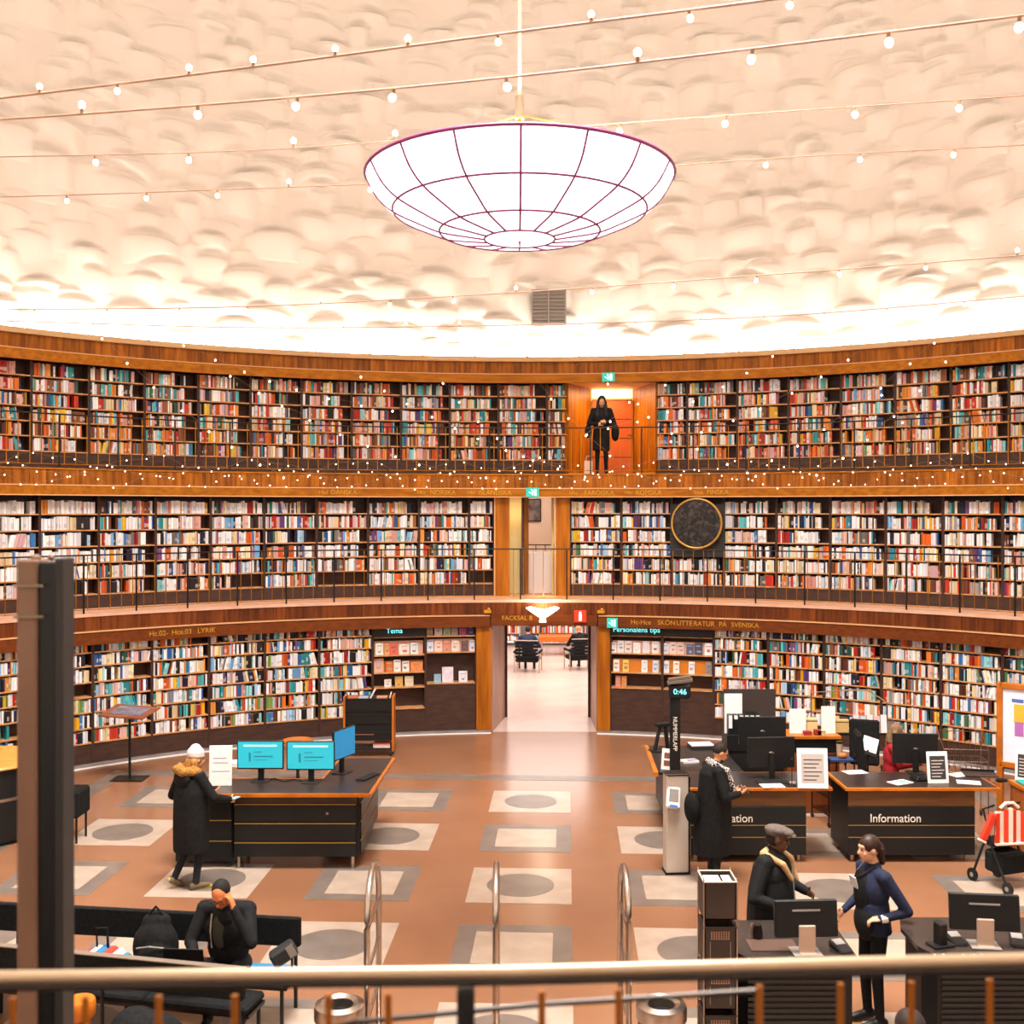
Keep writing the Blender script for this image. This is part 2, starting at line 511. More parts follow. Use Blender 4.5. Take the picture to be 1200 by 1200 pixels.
# ------------------------------------------------------------------ lettering on the fascias
def arc_text(px, R, z, body, size, m, parent, sx=1.0):
    f = phi(px, R)
    return text_mesh('lettering', body, size, m, parent, arc_M(f, R, z), 0.004, 'CENTER', sx)
for px, s in ((379, 'Hbd'), (403, 'DANSKA'), (494, 'Hbe'), (519, 'NORSKA'), (552, 'Hbf'), (580, 'ISLÄNDSKA'), (672, 'Hbg'), (702, 'FÄRÖISKA'), (737, 'Hbr'), (760, 'ROMSKA'), (819, 'Hub'), (841, 'FINSKA')):
    arc_text(px, R_F3 - .024, (Z_F3B + Z_F3M) / 2 + .005, s, 0.14 if len(s) > 3 else 0.11, GOLDT, g3)
zt = (Z_F2B + Z_F2M) / 2
for px, s in ((186, 'Hc.02-'), (213, 'Hce.03'), (242, 'LYRIK')):
    arc_text(px, R_F2 - .034, zt, s, 0.135, GOLDT, g2)
for px, s in ((751, 'Hc-Hce'), (781, 'SKÖN'), (802, 'LITTE'), (825, 'RATUR'), (847, 'PÅ'), (873, 'SVENSKA')):
    arc_text(px, R_F2 - .034, zt, s, 0.135, GOLDT, g2)
arc_text(606, R_F2 - .004, zt + .06, 'FACKSAL B', 0.13, GOLDT, g2)

# ------------------------------------------------------------------ vent in the drum wall
f = phi(643, R_D); dv = 25.0
v = thing('wall_vent', 'grey louvred vent grille high in the white drum wall', 'vent', pol(f, R_D - .24, zat(360, dv)), -f)
VENT = mat('vent_grey', '#9a918a', 0.5)
mb = MB(); mb.bx(-.36, .36, .0, .26, -.38, .38); mb.build('backing', DARKG, v)
mb = MB()
for x in (-.38, .38, 0): mb.bx(x - .02, x + .02, -.03, .02, -.4, .4)
for z in (-.39, .39): mb.bx(-.4, .4, -.03, .02, z - .02, z + .02)
mb.build('frame', VENT, v)
mb = MB(); mb.box((0, 0, 0), (.33, .012, .085), R=Matrix.Rotation(math.radians(-28), 3, 'X')); sl = mb.mesh('slat', VENT)
for k in range(9):
    for x in (-.19, .19): inst('slat', sl, v, (x, -.015, -.335 + k * .084))

# ------------------------------------------------------------------ ground doorway and reading room
dw = R_G + .06
door = thing('door_1', 'wide ground-floor doorway with golden wood posts opening to a bright reading room', None, kind='structure')
zl = zat(731, 23.2)
for pa, pb, side in ((558, 575, -1), (700, 715, 1)):
    a, b = phi(pa, R_G), phi(pb, R_G)
    pm = pol((a + b) / 2, R_G)
    w = (b - a) * R_G
    mb = MB(arc_M((a + b) / 2, R_G - .04)); mb.bx(-w / 2, w / 2, 0, .35, .0, Z_F2B, .004); mb.build('post', WOODJ, door)
    mb = MB(arc_M((a + b) / 2, R_G - .05)); mb.bx(-w / 2 - .005, w / 2 + .005, 0, .06, .0, .05); mb.build('post_base', BRASS, door)
LIN = noisy('lining_wood', '#a9745a', '#8f5e46', (6, 6, 1), 3, 0.35)
xl0, xl1 = atd(577, 23.0, 0).x, atd(592, 24.6, 0).x
xr0, xr1 = atd(699, 23.0, 0).x, atd(692, 24.6, 0).x
ya, yb = 11.95, 13.6
for x0_, x1_ in ((xl0, xl1), (xr0, xr1)):
    s = -1 if x0_ < 0.5 else 1
    mb = MB(); mb.prism([(x0_, ya), (x1_, yb), (x1_ + s * .14, yb), (x0_ + s * .14, ya)][::s], 0, zl + .05); mb.build('lining', LIN, door)
    mb = MB(); mb.bx(x1_ - .05, x1_ + .05, yb, yb + .12, 0, zl); mb.build('jamb', WOODD, door)
mb = MB(); mb.bx(xl0 - .2, xr0 + .2, ya + .02, yb + .2, zl, zl + .14); mb.build('lintel', WOODD, door)
mb = MB(); mb.bx(xl1 - .05, xr1 + .05, yb, yb + .04, zl - .12, zl); mb.build('dark_transom', DARKG, door)
# room shell
RWALL = mat('reading_room_wall', '#ecdcd2', 0.8)
RFLOOR = noisy('reading_room_floor', '#d9c3b8', '#cdb5a9', (.8, .8, .8), 4, 0.22, spec=0.5)
x0, x1, y0, y1, hh = -4.2, 6.4, yb + .05, 27.5, 3.6
for nm, b in (('wall_reading_room_left', (x0 - .15, x0, y0, y1, 0, hh)), ('wall_reading_room_right', (x1, x1 + .15, y0, y1, 0, hh)), ('wall_reading_room_far', (x0, x1, y1, y1 + .15, 0, hh)),
              ('ceiling_reading_room', (x0, x1, y0, y1, hh, hh + .1)), ('wall_reading_room_near_left', (x0, xl1 - .05, y0, y0 + .12, 0, hh)), ('wall_reading_room_near_right', (xr1 + .05, x1, y0, y0 + .12, 0, hh)),
              ('wall_reading_room_over_door', (xl1 - .05, xr1 + .05, y0, y0 + .12, zl, hh))):
    mb = MB(); mb.bx(*b)
    tag(mb.build(nm, RWALL), 'pale %s of the bright reading room' % nm.split('_reading_room')[0].replace('wall', 'wall') + {'_left': ' on its left', '_right': ' on its right', '_far': ' at its far end', '_near_left': ' beside the door, left', '_near_right': ' beside the door, right', '_over_door': ' over the door', '': ''}[nm.split('_reading_room')[1]], None, None, 'structure')
mb = MB(); mb.bx(x0, x1, 14.3, y1, -.05, .004); mb.bx(xl0, xr0, 12.0, 14.3, -.05, .004)
tag(mb.build('floor_reading_room', RFLOOR), 'pale shiny floor of the reading room', None, None, 'structure')

# ------------------------------------------------------------------ middle gallery doorway
MG = thing('door_2', 'tall doorway on the middle gallery framed by two flat wooden pillars', None, kind='structure')
zt2 = Z_F3B + .02
for pa, pb in ((579, 597), (650, 668)):
    a, b = phi(pa, R_S2), phi(pb, R_S2)
    w = (b - a) * R_S2
    mb = MB(arc_M((a + b) / 2, R_S2 - .06)); mb.bx(-w / 2, w / 2, 0, .5, Z_G2, zt2, .004); mb.build('pillar', WOODJ, MG)
    mb = MB(arc_M((a + b) / 2, R_S2 - .07)); mb.bx(-w / 2, -w / 2 + .025, 0, .03, Z_G2, zt2); mb.build('edge_strip', MOLD, MG)
xa, xb = atd(597, 24.1, 0).x, atd(650, 24.1, 0).x
xm = atd(611, 24.6, 0).x
CREAMW = mat('cream_wall', '#ecd08f', 0.7)
PINKW = mat('stair_wall', '#efd6c4', 0.8)
mb = MB(); mb.bx(xa - .05, xm, 13.55, 13.65, Z_G2, zt2); tag(mb.build('wall_stair_side', CREAMW), 'cream wall strip inside the middle gallery doorway', None, None, 'structure')
mb = MB(); mb.bx(xm, xm + .06, 13.1, 13.75, Z_G2, zt2); mb.build('open_leaf', WOODD, MG)
mb = MB(); mb.bx(xm + .06, xm + .16, 13.35, 13.42, Z_G2, zt2); mb.build('leaf_edge', WOODJ, MG)
mb = MB(); mb.bx(xb - .06, xb, 13.45, 13.52, Z_G2, zt2); mb.build('jamb', CREAMW, MG)
mb = MB(); mb.bx(xa - .6, xb + .6, 15.6, 15.7, Z_G2, 5.4); tag(mb.build('wall_stair_far', PINKW), 'pinkish white wall of the stair hall behind the middle gallery doorway', None, None, 'structure')
for x_, s in ((xa - .6, 'left'), (xb + .5, 'right')):
    mb = MB(); mb.bx(x_, x_ + .1, 13.6, 15.6, Z_G2, 5.4); tag(mb.build('wall_stair_%s' % s, PINKW), 'side wall of the small stair hall, %s' % s, None, None, 'structure')
mb = MB(); mb.bx(xa - .6, xb + .6, 13.3, 15.7, Z_G2 - .06, Z_G2 + .002); tag(mb.build('floor_stair_hall', noisy('stair_floor', '#c98d5c', '#b87b4a', (2, 2, 2), 3, .4)), 'wooden floor of the small stair hall', None, None, 'structure')
mb = MB(); mb.bx(xa - .6, xb + .6, 13.4, 15.7, 5.38, 5.42); tag(mb.build('ceiling_stair_hall', PINKW), 'low ceiling of the small stair hall', None, None, 'structure')
area_light('stair_hall_light', ((xa + xb) / 2, 14.6, 5.3), 0.8, 9, (1.0, 0.88, 0.76))
point_light('vestibule_lamp', ((xa + xm) / 2, 13.15, 4.6), 4, (1.0, .82, .55), .06)
# dark picture on the stair wall
pp = atd(626, 26.5, 0)
pc = thing('framed_picture', 'dark framed photograph on the pale wall inside the middle gallery doorway', 'picture', (pp.x, 15.56, zat(598, 26.5)))
mb = MB(); mb.bx(-.17, .17, 0, .04, -.28, .28, .006); mb.build('frame', BLACKP, pc)
mb = MB(); mb.bx(-.145, .145, -.006, 0, -.25, .25); mb.build('print', noisy('picture_print', '#2a2624', '#8b7a76', (5, 5, 4), 3, .5), pc)
# stair railing in the hall
sr = thing('stair_railing', 'dark grid railing of the stair seen through the middle gallery doorway', 'railing', (0, 14.9, Z_G2))
xs0, xs1 = atd(617, 25.9, 0).x, atd(650, 25.9, 0).x
for z_ in (.35, .65, .95, 1.05):
    mb = MB(); mb.bx(xs0, xs1, -.012, .012, z_ - .012, z_ + .012); mb.build('bar', STEELD, sr)
for k in range(4):
    x_ = xs0 + (xs1 - xs0) * (k + .0) / 3
    mb = MB(); mb.bx(x_ - .01, x_ + .01, -.01, .01, 0.0, 1.05); mb.build('bar', STEELD, sr)

# ------------------------------------------------------------------ upper gallery niche with orange door
NI = thing('door_3', 'niche on the upper gallery with splayed golden wood walls', None, kind='structure')
A3, B3 = pol(P3L, R_S3), pol(P3R, R_S3)
C3, D3 = atd(692, 25.9, 0), atd(742, 25.9, 0)
yb3 = C3.y
for P, Q, s in ((A3, C3, -1), (B3, D3, 1)):
    mb = MB(); mb.prism([(P.x, P.y - .05), (Q.x, Q.y), (Q.x + s * .1, Q.y + .1), (P.x + s * .12, P.y + .1)][::-s], Z_G3, Z_CB + .03); mb.build('splayed_wall', WOODJ, NI)
mb = MB(); mb.bx(A3.x - .05, B3.x + .05, yb3, yb3 + .1, Z_G3, Z_CB + .02); mb.build('back_wall', CREAMW, NI)
mb = MB(); mb.bx(A3.x - .05, B3.x + .05, A3.y - .15, yb3 + .1, Z_CB - .0, Z_CB + .06); mb.build('soffit', CREAMW, NI)
mb = MB(); mb.bx(A3.x, C3.x + .1, A3.y + .0, yb3, Z_G3, Z_G3 + .06); mb.bx(D3.x - .1, B3.x, B3.y, yb3, Z_G3, Z_G3 + .06); mb.build('threshold', BRASS, NI)
od = thing('door_leaf', 'plain orange door in the upper gallery niche', 'door', (0, yb3 - .05, Z_G3))
OR = noisy('orange_door_paint', '#c8590d', '#bb4f08', (1, 1, 2), 2, .4)
xd0, xd1 = C3.x + .04, D3.x - .03
zd = zat(470, 25.9) - Z_G3
for k in range(4):
    mb = MB(); mb.bx(xd0 + .02, xd1 - .02, -.02, .03, .02 + zd * k / 4, zd * (k + 1) / 4 - .004, .003); mb.build('panel', OR, od)
mb = MB(); mb.bx(xd0 - .02, xd0 + .02, -.03, .04, 0, zd); mb.bx(xd1 - .02, xd1 + .02, -.03, .04, 0, zd); mb.bx(xd0, xd1, -.03, .04, zd - .0, zd + .03); mb.build('frame', WOODJ, od)
mb = MB(); mb.tube((xd1 - .12, -.06, 1.0), (xd1 - .02, -.06, 1.0), .012); mb.build('handle', BRASS, od)
lp = mb = MB(); mb.bx(xd0, xd1, yb3 - .03, yb3 - .005, zat(466, 25.9), zat(457, 25.9))
tag(mb.build('light_panel', mat('niche_lamp', '#ffe9cf', .5, emit=2.4, ecol='#ffe0bd')), 'pale glowing light panel above the orange door', 'light')
area_light('niche_light', ((A3.x + B3.x) / 2, A3.y + .3, Z_CB - .08), .9, 22, (1.0, .74, .40))
# ------------------------------------------------------------------ unseen back walls added to stop light leaking between bookcases
for nm, R, z0, z1, gap in (('ground', R_G + .33, 0, Z_F2B + .05, (P1L - .06, P1R + .06)), ('middle', R_S2 + .33, Z_G2, Z_F3B + .05, (P2L + .02, P2R - .02)), ('upper', R_S3 + .33, Z_G3, Z_CB + .05, (P3L, P3R))):
    for sd, a0, a1 in (('left', -AMAX, gap[0]), ('right', gap[1], AMAX)):
        mb = MB(); mb.lathe([(R, z0), (R, z1)], 60, a0=a0, a1=a1)
        tag(mb.build('wall_%s_%s' % (nm, sd), WOODD), 'dark wall behind the %s tier bookcases, %s of the doorway' % (nm, sd), None, None, 'structure')

# ------------------------------------------------------------------ bookcases
TIERS = {
    'ground': dict(R=R_G, z=0.0, top=Z_F2B, boards=[2.081, 1.83, 1.536, 1.268, .99, .70, .43], name='ground floor'),
    'middle': dict(R=R_S2, z=Z_G2, top=Z_F3B, boards=[4.606, 4.299, 3.99, 3.68, 3.376, 3.07], name='middle gallery'),
    'upper': dict(R=R_S3, z=Z_G3, top=Z_CB, boards=[7.262, 6.974, 6.686, 6.398, 6.11, 5.82], name='upper gallery')}
D_CASE = 0.30
_cm = {}
def case_mesh(kind, w, h=0.0):
    key = (kind, round(w, 3), round(h, 3))
    if key in _cm: return _cm[key]
    mb = MB()
    if kind == 'back': mb.bx(-w / 2, w / 2, D_CASE - .02, D_CASE, 0, h)
    elif kind == 'side': mb.bx(-.012, .012, 0.012, D_CASE, 0, h)
    elif kind == 'board': mb.bx(-w / 2, w / 2, 0, D_CASE - .02, -.024, 0)
    elif kind == 'plinth': mb.bx(-w / 2, w / 2, 0.02, .06, 0, h)
    elif kind == 'top': mb.bx(-w / 2, w / 2, 0.01, D_CASE, h - .03, h)
    _cm[key] = mb.mesh(kind, BOARD if kind == 'board' else WOODD)
    return _cm[key]

BAYS = []
def bay(tier, a0, a1, side, idx, kind='books', boards=None):
    T = TIERS[tier]
    f = (a0 + a1) / 2
    w = round(2 * T['R'] * math.tan((a1 - a0) / 2), 3) - .002
    h = T['top'] - T['z']
    lab = 'dark brown bookcase on the %s, %s to the %s of its doorway' % (T['name'], nth(idx), side)
    o = thing('bookcase', lab, 'bookcase', pol(f, T['R'], T['z']), -f, group='built-in bookcases of the %s' % T['name'])
    inst('back_panel', case_mesh('back', w, h), o)
    for x in (-w / 2 + .012, w / 2 - .012): inst('side_panel', case_mesh('side', w, h), o, (x, 0, 0))
    bl = boards if boards is not None else T['boards']
    for zb in bl: inst('shelf_board', case_mesh('board', w - .05), o, (0, 0, zb - T['z']))
    inst('plinth', case_mesh('plinth', w - .05, bl[-1] - T['z'] - .03), o)
    b = dict(tier=tier, f=f, w=w, side=side, idx=idx, kind=kind, boards=bl, o=o, ref='%s bookcase %s of %s doorway' % (nth(idx), side, T['name'].replace('ground floor', 'ground-floor').replace(' gallery', '-gallery')))
    BAYS.append(b)
    return b

def run(tier, start, side, widths, wd=1.10, amax=math.radians(60)):
    T = TIERS[tier]
    s = 1 if side == 'right' else -1
    a = start
    i = 0
    while abs(a) < amax:
        w, kind, bl = widths[i] if i < len(widths) else (wd, 'books', None)
        da = 2 * math.atan(w / 2 / T['R'])
        lo, hi = (a, a + da) if s > 0 else (a - da, a)
        bay(tier, lo, hi, side, i, kind, bl)
        a += s * da
        i += 1

def span_w(tier, pa, pb):
    R = TIERS[tier]['R']
    return 2 * R * math.tan((phi(pb, R) - phi(pa, R)) / 2)

run('upper', P3L, 'left', [(span_w('upper', 641, 666), 'books', None)])
run('upper', P3R, 'right', [(span_w('upper', 768, 805), 'books', None)])
run('middle', P2L, 'left', [(span_w('middle', 550, 579), 'books', None)])
run('middle', P2R, 'right', [(span_w('middle', 668, 728), 'books', None), (span_w('middle', 728, 787), 'books', None), (span_w('middle', 787, 848), 'disc', [3.376, 3.07])])
GD = [2.03, 1.70, 1.33, 1.00, .62]
run('ground', phi(558, R_G), 'left', [(span_w('ground', 499, 558), 'display', [2.04, 1.70, 1.05]), (span_w('ground', 437, 499), 'display', [2.04, 1.66, 1.30, .99, .55])])
run('ground', phi(715, R_G), 'right', [(span_w('ground', 715, 776), 'display', [2.05, 1.68, 1.28, .96]), (span_w('ground', 776, 836), 'display', [2.05, 1.68, 1.28, .96])])

# ------------------------------------------------------------------ books
PAL = {
    'white': ['#f2f0f2', '#eceaf0', '#f5f2ee', '#e9e2e2', '#e4e6ee', '#f6f4f4'],
    'pink': ['#dba79b', '#e3b8aa', '#cf8f84', '#d9b0b4'],
    'cream': ['#e8d3a8', '#dcc59b', '#efe0bd'],
    'orange': ['#d9641e', '#e07a2a', '#c9541a', '#e3913a'],
    'red': ['#b8281c', '#a02018', '#c93a26'],
    'teal': ['#2d8f97', '#2a8f9c', '#5ab6bc', '#8fd0d4'],
    'blue': ['#2b5c9a', '#3a78b4', '#6fa6d4', '#a4c8e4'],
    'navy': ['#1c2440', '#22263a', '#2a2440'],
    'black': ['#1b1818', '#242020', '#2b2220'],
    'brown': ['#6b3a26', '#5a2f20', '#7c4a30', '#8c5a3c'],
    'yellow': ['#e2b02a', '#d9a21e', '#e8c24a'],
    'purple': ['#5c3a78', '#7a4a80'],
    'green': ['#3f6b45', '#7f9a4a', '#2f5a48'],
    'grey': ['#8b8380', '#a8a09c', '#6c6664']}
WEI = {
    'upper': dict(white=27, pink=14, cream=9, orange=15, red=7, teal=9, blue=4, navy=3, black=4, brown=9, yellow=3, purple=1, green=2, grey=4),
    'middle': dict(white=46, pink=8, cream=7, orange=6, red=4, teal=5, blue=7, navy=5, black=6, brown=4, yellow=2, purple=2, green=1, grey=5),
    'ground': dict(white=40, pink=6, cream=9, orange=8, red=5, teal=8, blue=6, navy=4, black=8, brown=4, yellow=3, purple=2, green=3, grey=3)}
MODS = {'white': 'white', 'pink': 'pale pink', 'cream': 'cream', 'orange': 'orange', 'red': 'red', 'teal': 'teal', 'blue': 'blue', 'navy': 'navy blue', 'black': 'black', 'brown': 'brown', 'yellow': 'yellow', 'purple': 'purple', 'green': 'green', 'grey': 'grey'}

BOOKMAT = mat('book_cover', '#ffffff', 0.5, spec=0.3)
_N, _L, _b = nodes_of(BOOKMAT)
_at = _N.new('ShaderNodeAttribute'); _at.attribute_name = 'cover'
_L.new(_at.outputs['Color'], _b.inputs['Base Color'])

rb = random.Random(11)
BOOKS = []        # dict(M, w, d, h, col, cname, bay, shelf, n)
def add_books(b, k):
    T = TIERS[b['tier']]
    zb = b['boards'][k]
    top = (b['boards'][k - 1] - .026) if k > 0 else T['top'] + .02
    room = top - zb
    w = b['w'] - .06
    x = -w / 2
    px = to_px(pol(b['f'], T['R'], zb))[0]
    tier = b['tier']
    if tier == 'upper': fill = rb.choice([.80, .84, .87, .9, .97, .78]) if w > .8 else .97
    elif tier == 'middle': fill = rb.choice([1, 1, .97, .9, .85, 1])
    else: fill = rb.choice([1, 1, 1, .97, .93])
    lowfill = False
    if tier == 'middle' and k == 5 and rb.random() < .35: fill = rb.choice([0, .4, .55])
    if tier == 'middle' and b['side'] == 'left' and b['idx'] == 0 and k >= 5: fill = 0
    if tier == 'middle' and b['side'] == 'left' and px < 130: whiten = True
    else: whiten = False
    if tier == 'ground' and rb.random() < .05: fill *= .7
    end = -w / 2 + w * fill
    weights = dict(WEI[tier])
    if k >= 3 and tier == 'upper':
        weights['white'] -= 8; weights['orange'] += 6; weights['brown'] += 5; weights['red'] += 5; weights['teal'] += 3
    if k == 0 and tier == 'upper':
        weights['black'] += 8; weights['brown'] += 8; weights['white'] -= 6; weights['teal'] += 6
    if tier == 'ground' and k == 0:
        weights['black'] += 14; weights['navy'] += 8; weights['brown'] += 6
    if whiten: weights = dict(white=70, pink=8, cream=5, grey=4, blue=4, black=4, orange=4)
    names = list(weights); ww = [max(1, weights[n]) for n in names]
    n = 0
    run_left, cname, hexv, bh0, bw0 = 0, None, None, .2, .03
    lean_zone = rb.random() < (.35 if tier == 'ground' else .15)
    lx = rb.uniform(-w / 2, end) if lean_zone else 9
    ll = rb.uniform(.12, .35)
    la = rb.choice([-1, 1]) * rb.uniform(.12, .28)
    while x < end - .02:
        if run_left <= 0:
            cname = rb.choices(names, ww)[0]; hexv = rb.choice(PAL[cname])
            run_left = rb.choice([1, 1, 1, 1, 1, 1, 2, 2, 3]) if not whiten else rb.choice([1, 2, 4, 6])
            bw0 = rb.choice([.018, .024, .03, .034, .04, .05]); bh0 = rb.uniform(.78, .98)
        run_left -= 1
        bw = bw0 * rb.uniform(.85, 1.15)
        if x + bw > end: break
        bh = min(room * .97, .265) * bh0 * rb.uniform(.97, 1.02)
        bh = min(bh, room * .96)
        d = rb.uniform(.13, .2)
        ang = la if lx <= x < lx + ll else 0.0
        yf = rb.uniform(.012, .045)
        c = lin(hexv)
        v = rb.uniform(.72, 1.12)
        # book frame: bottom centre of its spine
        if ang:
            c_, s_ = math.cos(ang), abs(math.sin(ang))
            wd = bw * c_ + .0
            if bh * c_ + bw * s_ > room * .96: bh = (room * .96 - bw * s_) / c_
            M = Matrix.Translation((x + wd / 2, yf, zb - T['z'] + bw / 2 * s_ + .0005)) @ Matrix.Rotation(ang, 4, 'Y')
            x += wd + .002
        else:
            M = Matrix.Translation((x + bw / 2, yf, zb - T['z'] + .0005))
            x += bw + rb.choice([.001, .002, .003, .006])
        BOOKS.append(dict(M=M, w=bw, d=d, h=bh, col=tuple(min(.95, q * v) for q in c), cname=cname, bay=b, shelf=k, n=n, seed=rb.random()))
        n += 1
        if rb.random() < .012: x += rb.uniform(.03, .12)

for b in BAYS:
    if b['kind'] in ('books', 'disc'):
        for k in range(len(b['boards'])): add_books(b, k)

BOX_V = np.array([[-.5, 0, 0], [.5, 0, 0], [.5, 1, 0], [-.5, 1, 0], [-.5, 0, 1], [.5, 0, 1], [.5, 1, 1], [-.5, 1, 1]], float)
BOX_F = [(0, 1, 5, 4), (1, 2, 6, 5), (2, 3, 7, 6), (3, 0, 4, 7), (4, 5, 6, 7), (0, 3, 2, 1)]
def book_geo(bk):
    """spine split in three bands, cover, pale page block on top"""
    w, d, h = bk['w'], bk['d'], bk['h']
    col = bk['col']
    V, F, C = [], [], []
    r = random.Random(bk['seed'])
    lum = sum(col) / 3
    band = (.8, .74, .7) if lum < .35 else tuple(q * .35 for q in col)
    band = tuple(.55 * q + .45 * e for q, e in zip(col, band))
    if r.random() < .78: band = col
    hs = [0, h * r.uniform(.12, .3), h * r.uniform(.4, .6), h]
    for i in range(4):
        V += [(-w / 2, 0, hs[i]), (w / 2, 0, hs[i])]
    V += [(-w / 2, d, 0), (w / 2, d, 0), (-w / 2, d, h), (w / 2, d, h)]
    for i in range(3):
        F.append((2 * i, 2 * i + 1, 2 * i + 3, 2 * i + 2)); C.append(band if i == 1 else col)
    page = (.78, .7, .6)
    F += [(1, 9, 11, 7, 5, 3), (8, 0, 2, 4, 6, 10), (9, 8, 10, 11), (6, 7, 11, 10), (0, 8, 9, 1)]
    C += [col, col, page, page, col]
    return V, F, C

def pyd(name, V, F, C, m):
    me = bpy.data.meshes.new(name)
    me.from_pydata(V, [], F)
    at_ = me.color_attributes.new('cover', 'FLOAT_COLOR', 'CORNER')
    arr = []
    for f, c in zip(F, C): arr += [(c[0], c[1], c[2], 1.0)] * len(f)
    at_.data.foreach_set('color', np.array(arr, np.float32).ravel())
    me.materials.append(m)
    return me

# the largest books in view are single things
def area_px(bk):
    b = bk['bay']; T = TIERS[b['tier']]
    B = arc_M(b['f'], T['R'], T['z']) @ bk['M']
    p0, p1, p2 = to_px(B @ Vector((-bk['w'] / 2, 0, 0))), to_px(B @ Vector((bk['w'] / 2, 0, 0))), to_px(B @ Vector((0, 0, bk['h'])))
    bk['p'] = ((p0[0] + p1[0]) / 2, (p0[1] + p2[1]) / 2)
    return abs(p1[0] - p0[0]) * abs(p0[1] - p2[1])
def hidden(p):
    x, y = p
    if not (4 < x < 1196): return True
    if 18 < x < 92 and y > 640: return True
    if x > 1165 and y > 785: return True
    if 780 < x < 1180 and y > 815: return True
    if 400 < x < 470 and y > 800: return True
    return False
for bk in BOOKS:
    bk['A'] = area_px(bk)
NSINGLE = 236
cand = sorted((bk for bk in BOOKS if not hidden(bk['p'])), key=lambda q: -q['A'])[:NSINGLE]
ids = set(id(q) for q in cand)
for bk in cand:
    V, F, C = book_geo(bk)
    b = bk['bay']
    o = inst('book', pyd('book', V, F, C, BOOKMAT))
    T = TIERS[b['tier']]
    o.matrix_world = arc_M(b['f'], T['R'], T['z']) @ bk['M']
    tag(o, '%s book %s from left, %s shelf, %s' % (MODS[bk['cname']], nth(bk['n']), nth(bk['shelf']), b['ref']), 'book', 'books on the shelves')
V, F, C = [], [], []
for bk in BOOKS:
    if id(bk) in ids: continue
    v, f, c = book_geo(bk)
    b = bk['bay']; T = TIERS[b['tier']]
    M = arc_M(b['f'], T['R'], T['z']) @ bk['M']
    n0 = len(V)
    V += [tuple(M @ Vector(p)) for p in v]
    F += [tuple(i + n0 for i in q) for q in f]
    C += c
o = inst('shelved_books', pyd('shelved_books', V, F, C, BOOKMAT))
tag(o, 'thousands of colourful books filling the curved shelves of all three tiers', 'books', None, 'stuff')

# ------------------------------------------------------------------ face-out display books on the ground floor
dr = random.Random(3)
def display_book(b, k, px, wpx, hpx, hexc, word, base='book', tilt=-.16):
    T = TIERS['ground']
    zb = b['boards'][k]
    f = phi(px, R_G)
    da = math.tan(f - b['f']) * R_G
    w, h = wpx / 55.5, hpx / 55.5
    o = thing(base, word, 'book', loc=(0, 0, 0))
    o.matrix_world = arc_M(b['f'], R_G, zb) @ Matrix.Translation((da, .05 , .001)) @ Matrix.Rotation(tilt, 4, 'X')
    o['group'] = 'books displayed face out beside the doorway'
    cm = noisy('cover_' + hexc.strip('#'), hexc, '#%02x%02x%02x' % tuple(int(int(hexc[i:i + 2], 16) * .86) for i in (1, 3, 5)), (9, 9, 6), 2, .45)
    mb = MB(); mb.bx(-w / 2, w / 2, 0, .006, 0, h); mb.bx(-w / 2, w / 2, .02, .026, 0, h); mb.bx(-w / 2, -w / 2 + .006, .006, .02, 0, h); mb.build('cover', cm, o)
    mb = MB(); mb.bx(-w / 2 + .006, w / 2 - .006, .006, .02, .004, h - .004); mb.build('page_block', WHITEP, o)
    tc = dr.choice([mat('title_dark', '#6a605c', .6), mat('title_red', '#b8685a', .6), mat('title_blue', '#7f93b4', .6), mat('title_pale', '#d8c8b8', .6), mat('title_grey', '#a09690', .6)])
    mb = MB(); t0, t1, t2 = dr.uniform(.6, .8), dr.uniform(.12, .35), dr.uniform(.1, .3); mb.bx(-w * dr.uniform(.2, .4), w * dr.uniform(.2, .4), -.002, .0, h * t0, h * (t0 + dr.uniform(.04, .12))); mb.bx(-w * t2, w * dr.uniform(.05, .35), -.002, .0, h * t1, h * (t1 + dr.uniform(.05, .25))); mb.build('cover_print', tc, o)
    return o
def bays_of(tier, side): return {b['idx']: b for b in BAYS if b['tier'] == tier and b['side'] == side}
GL, GR = bays_of('ground', 'left'), bays_of('ground', 'right')
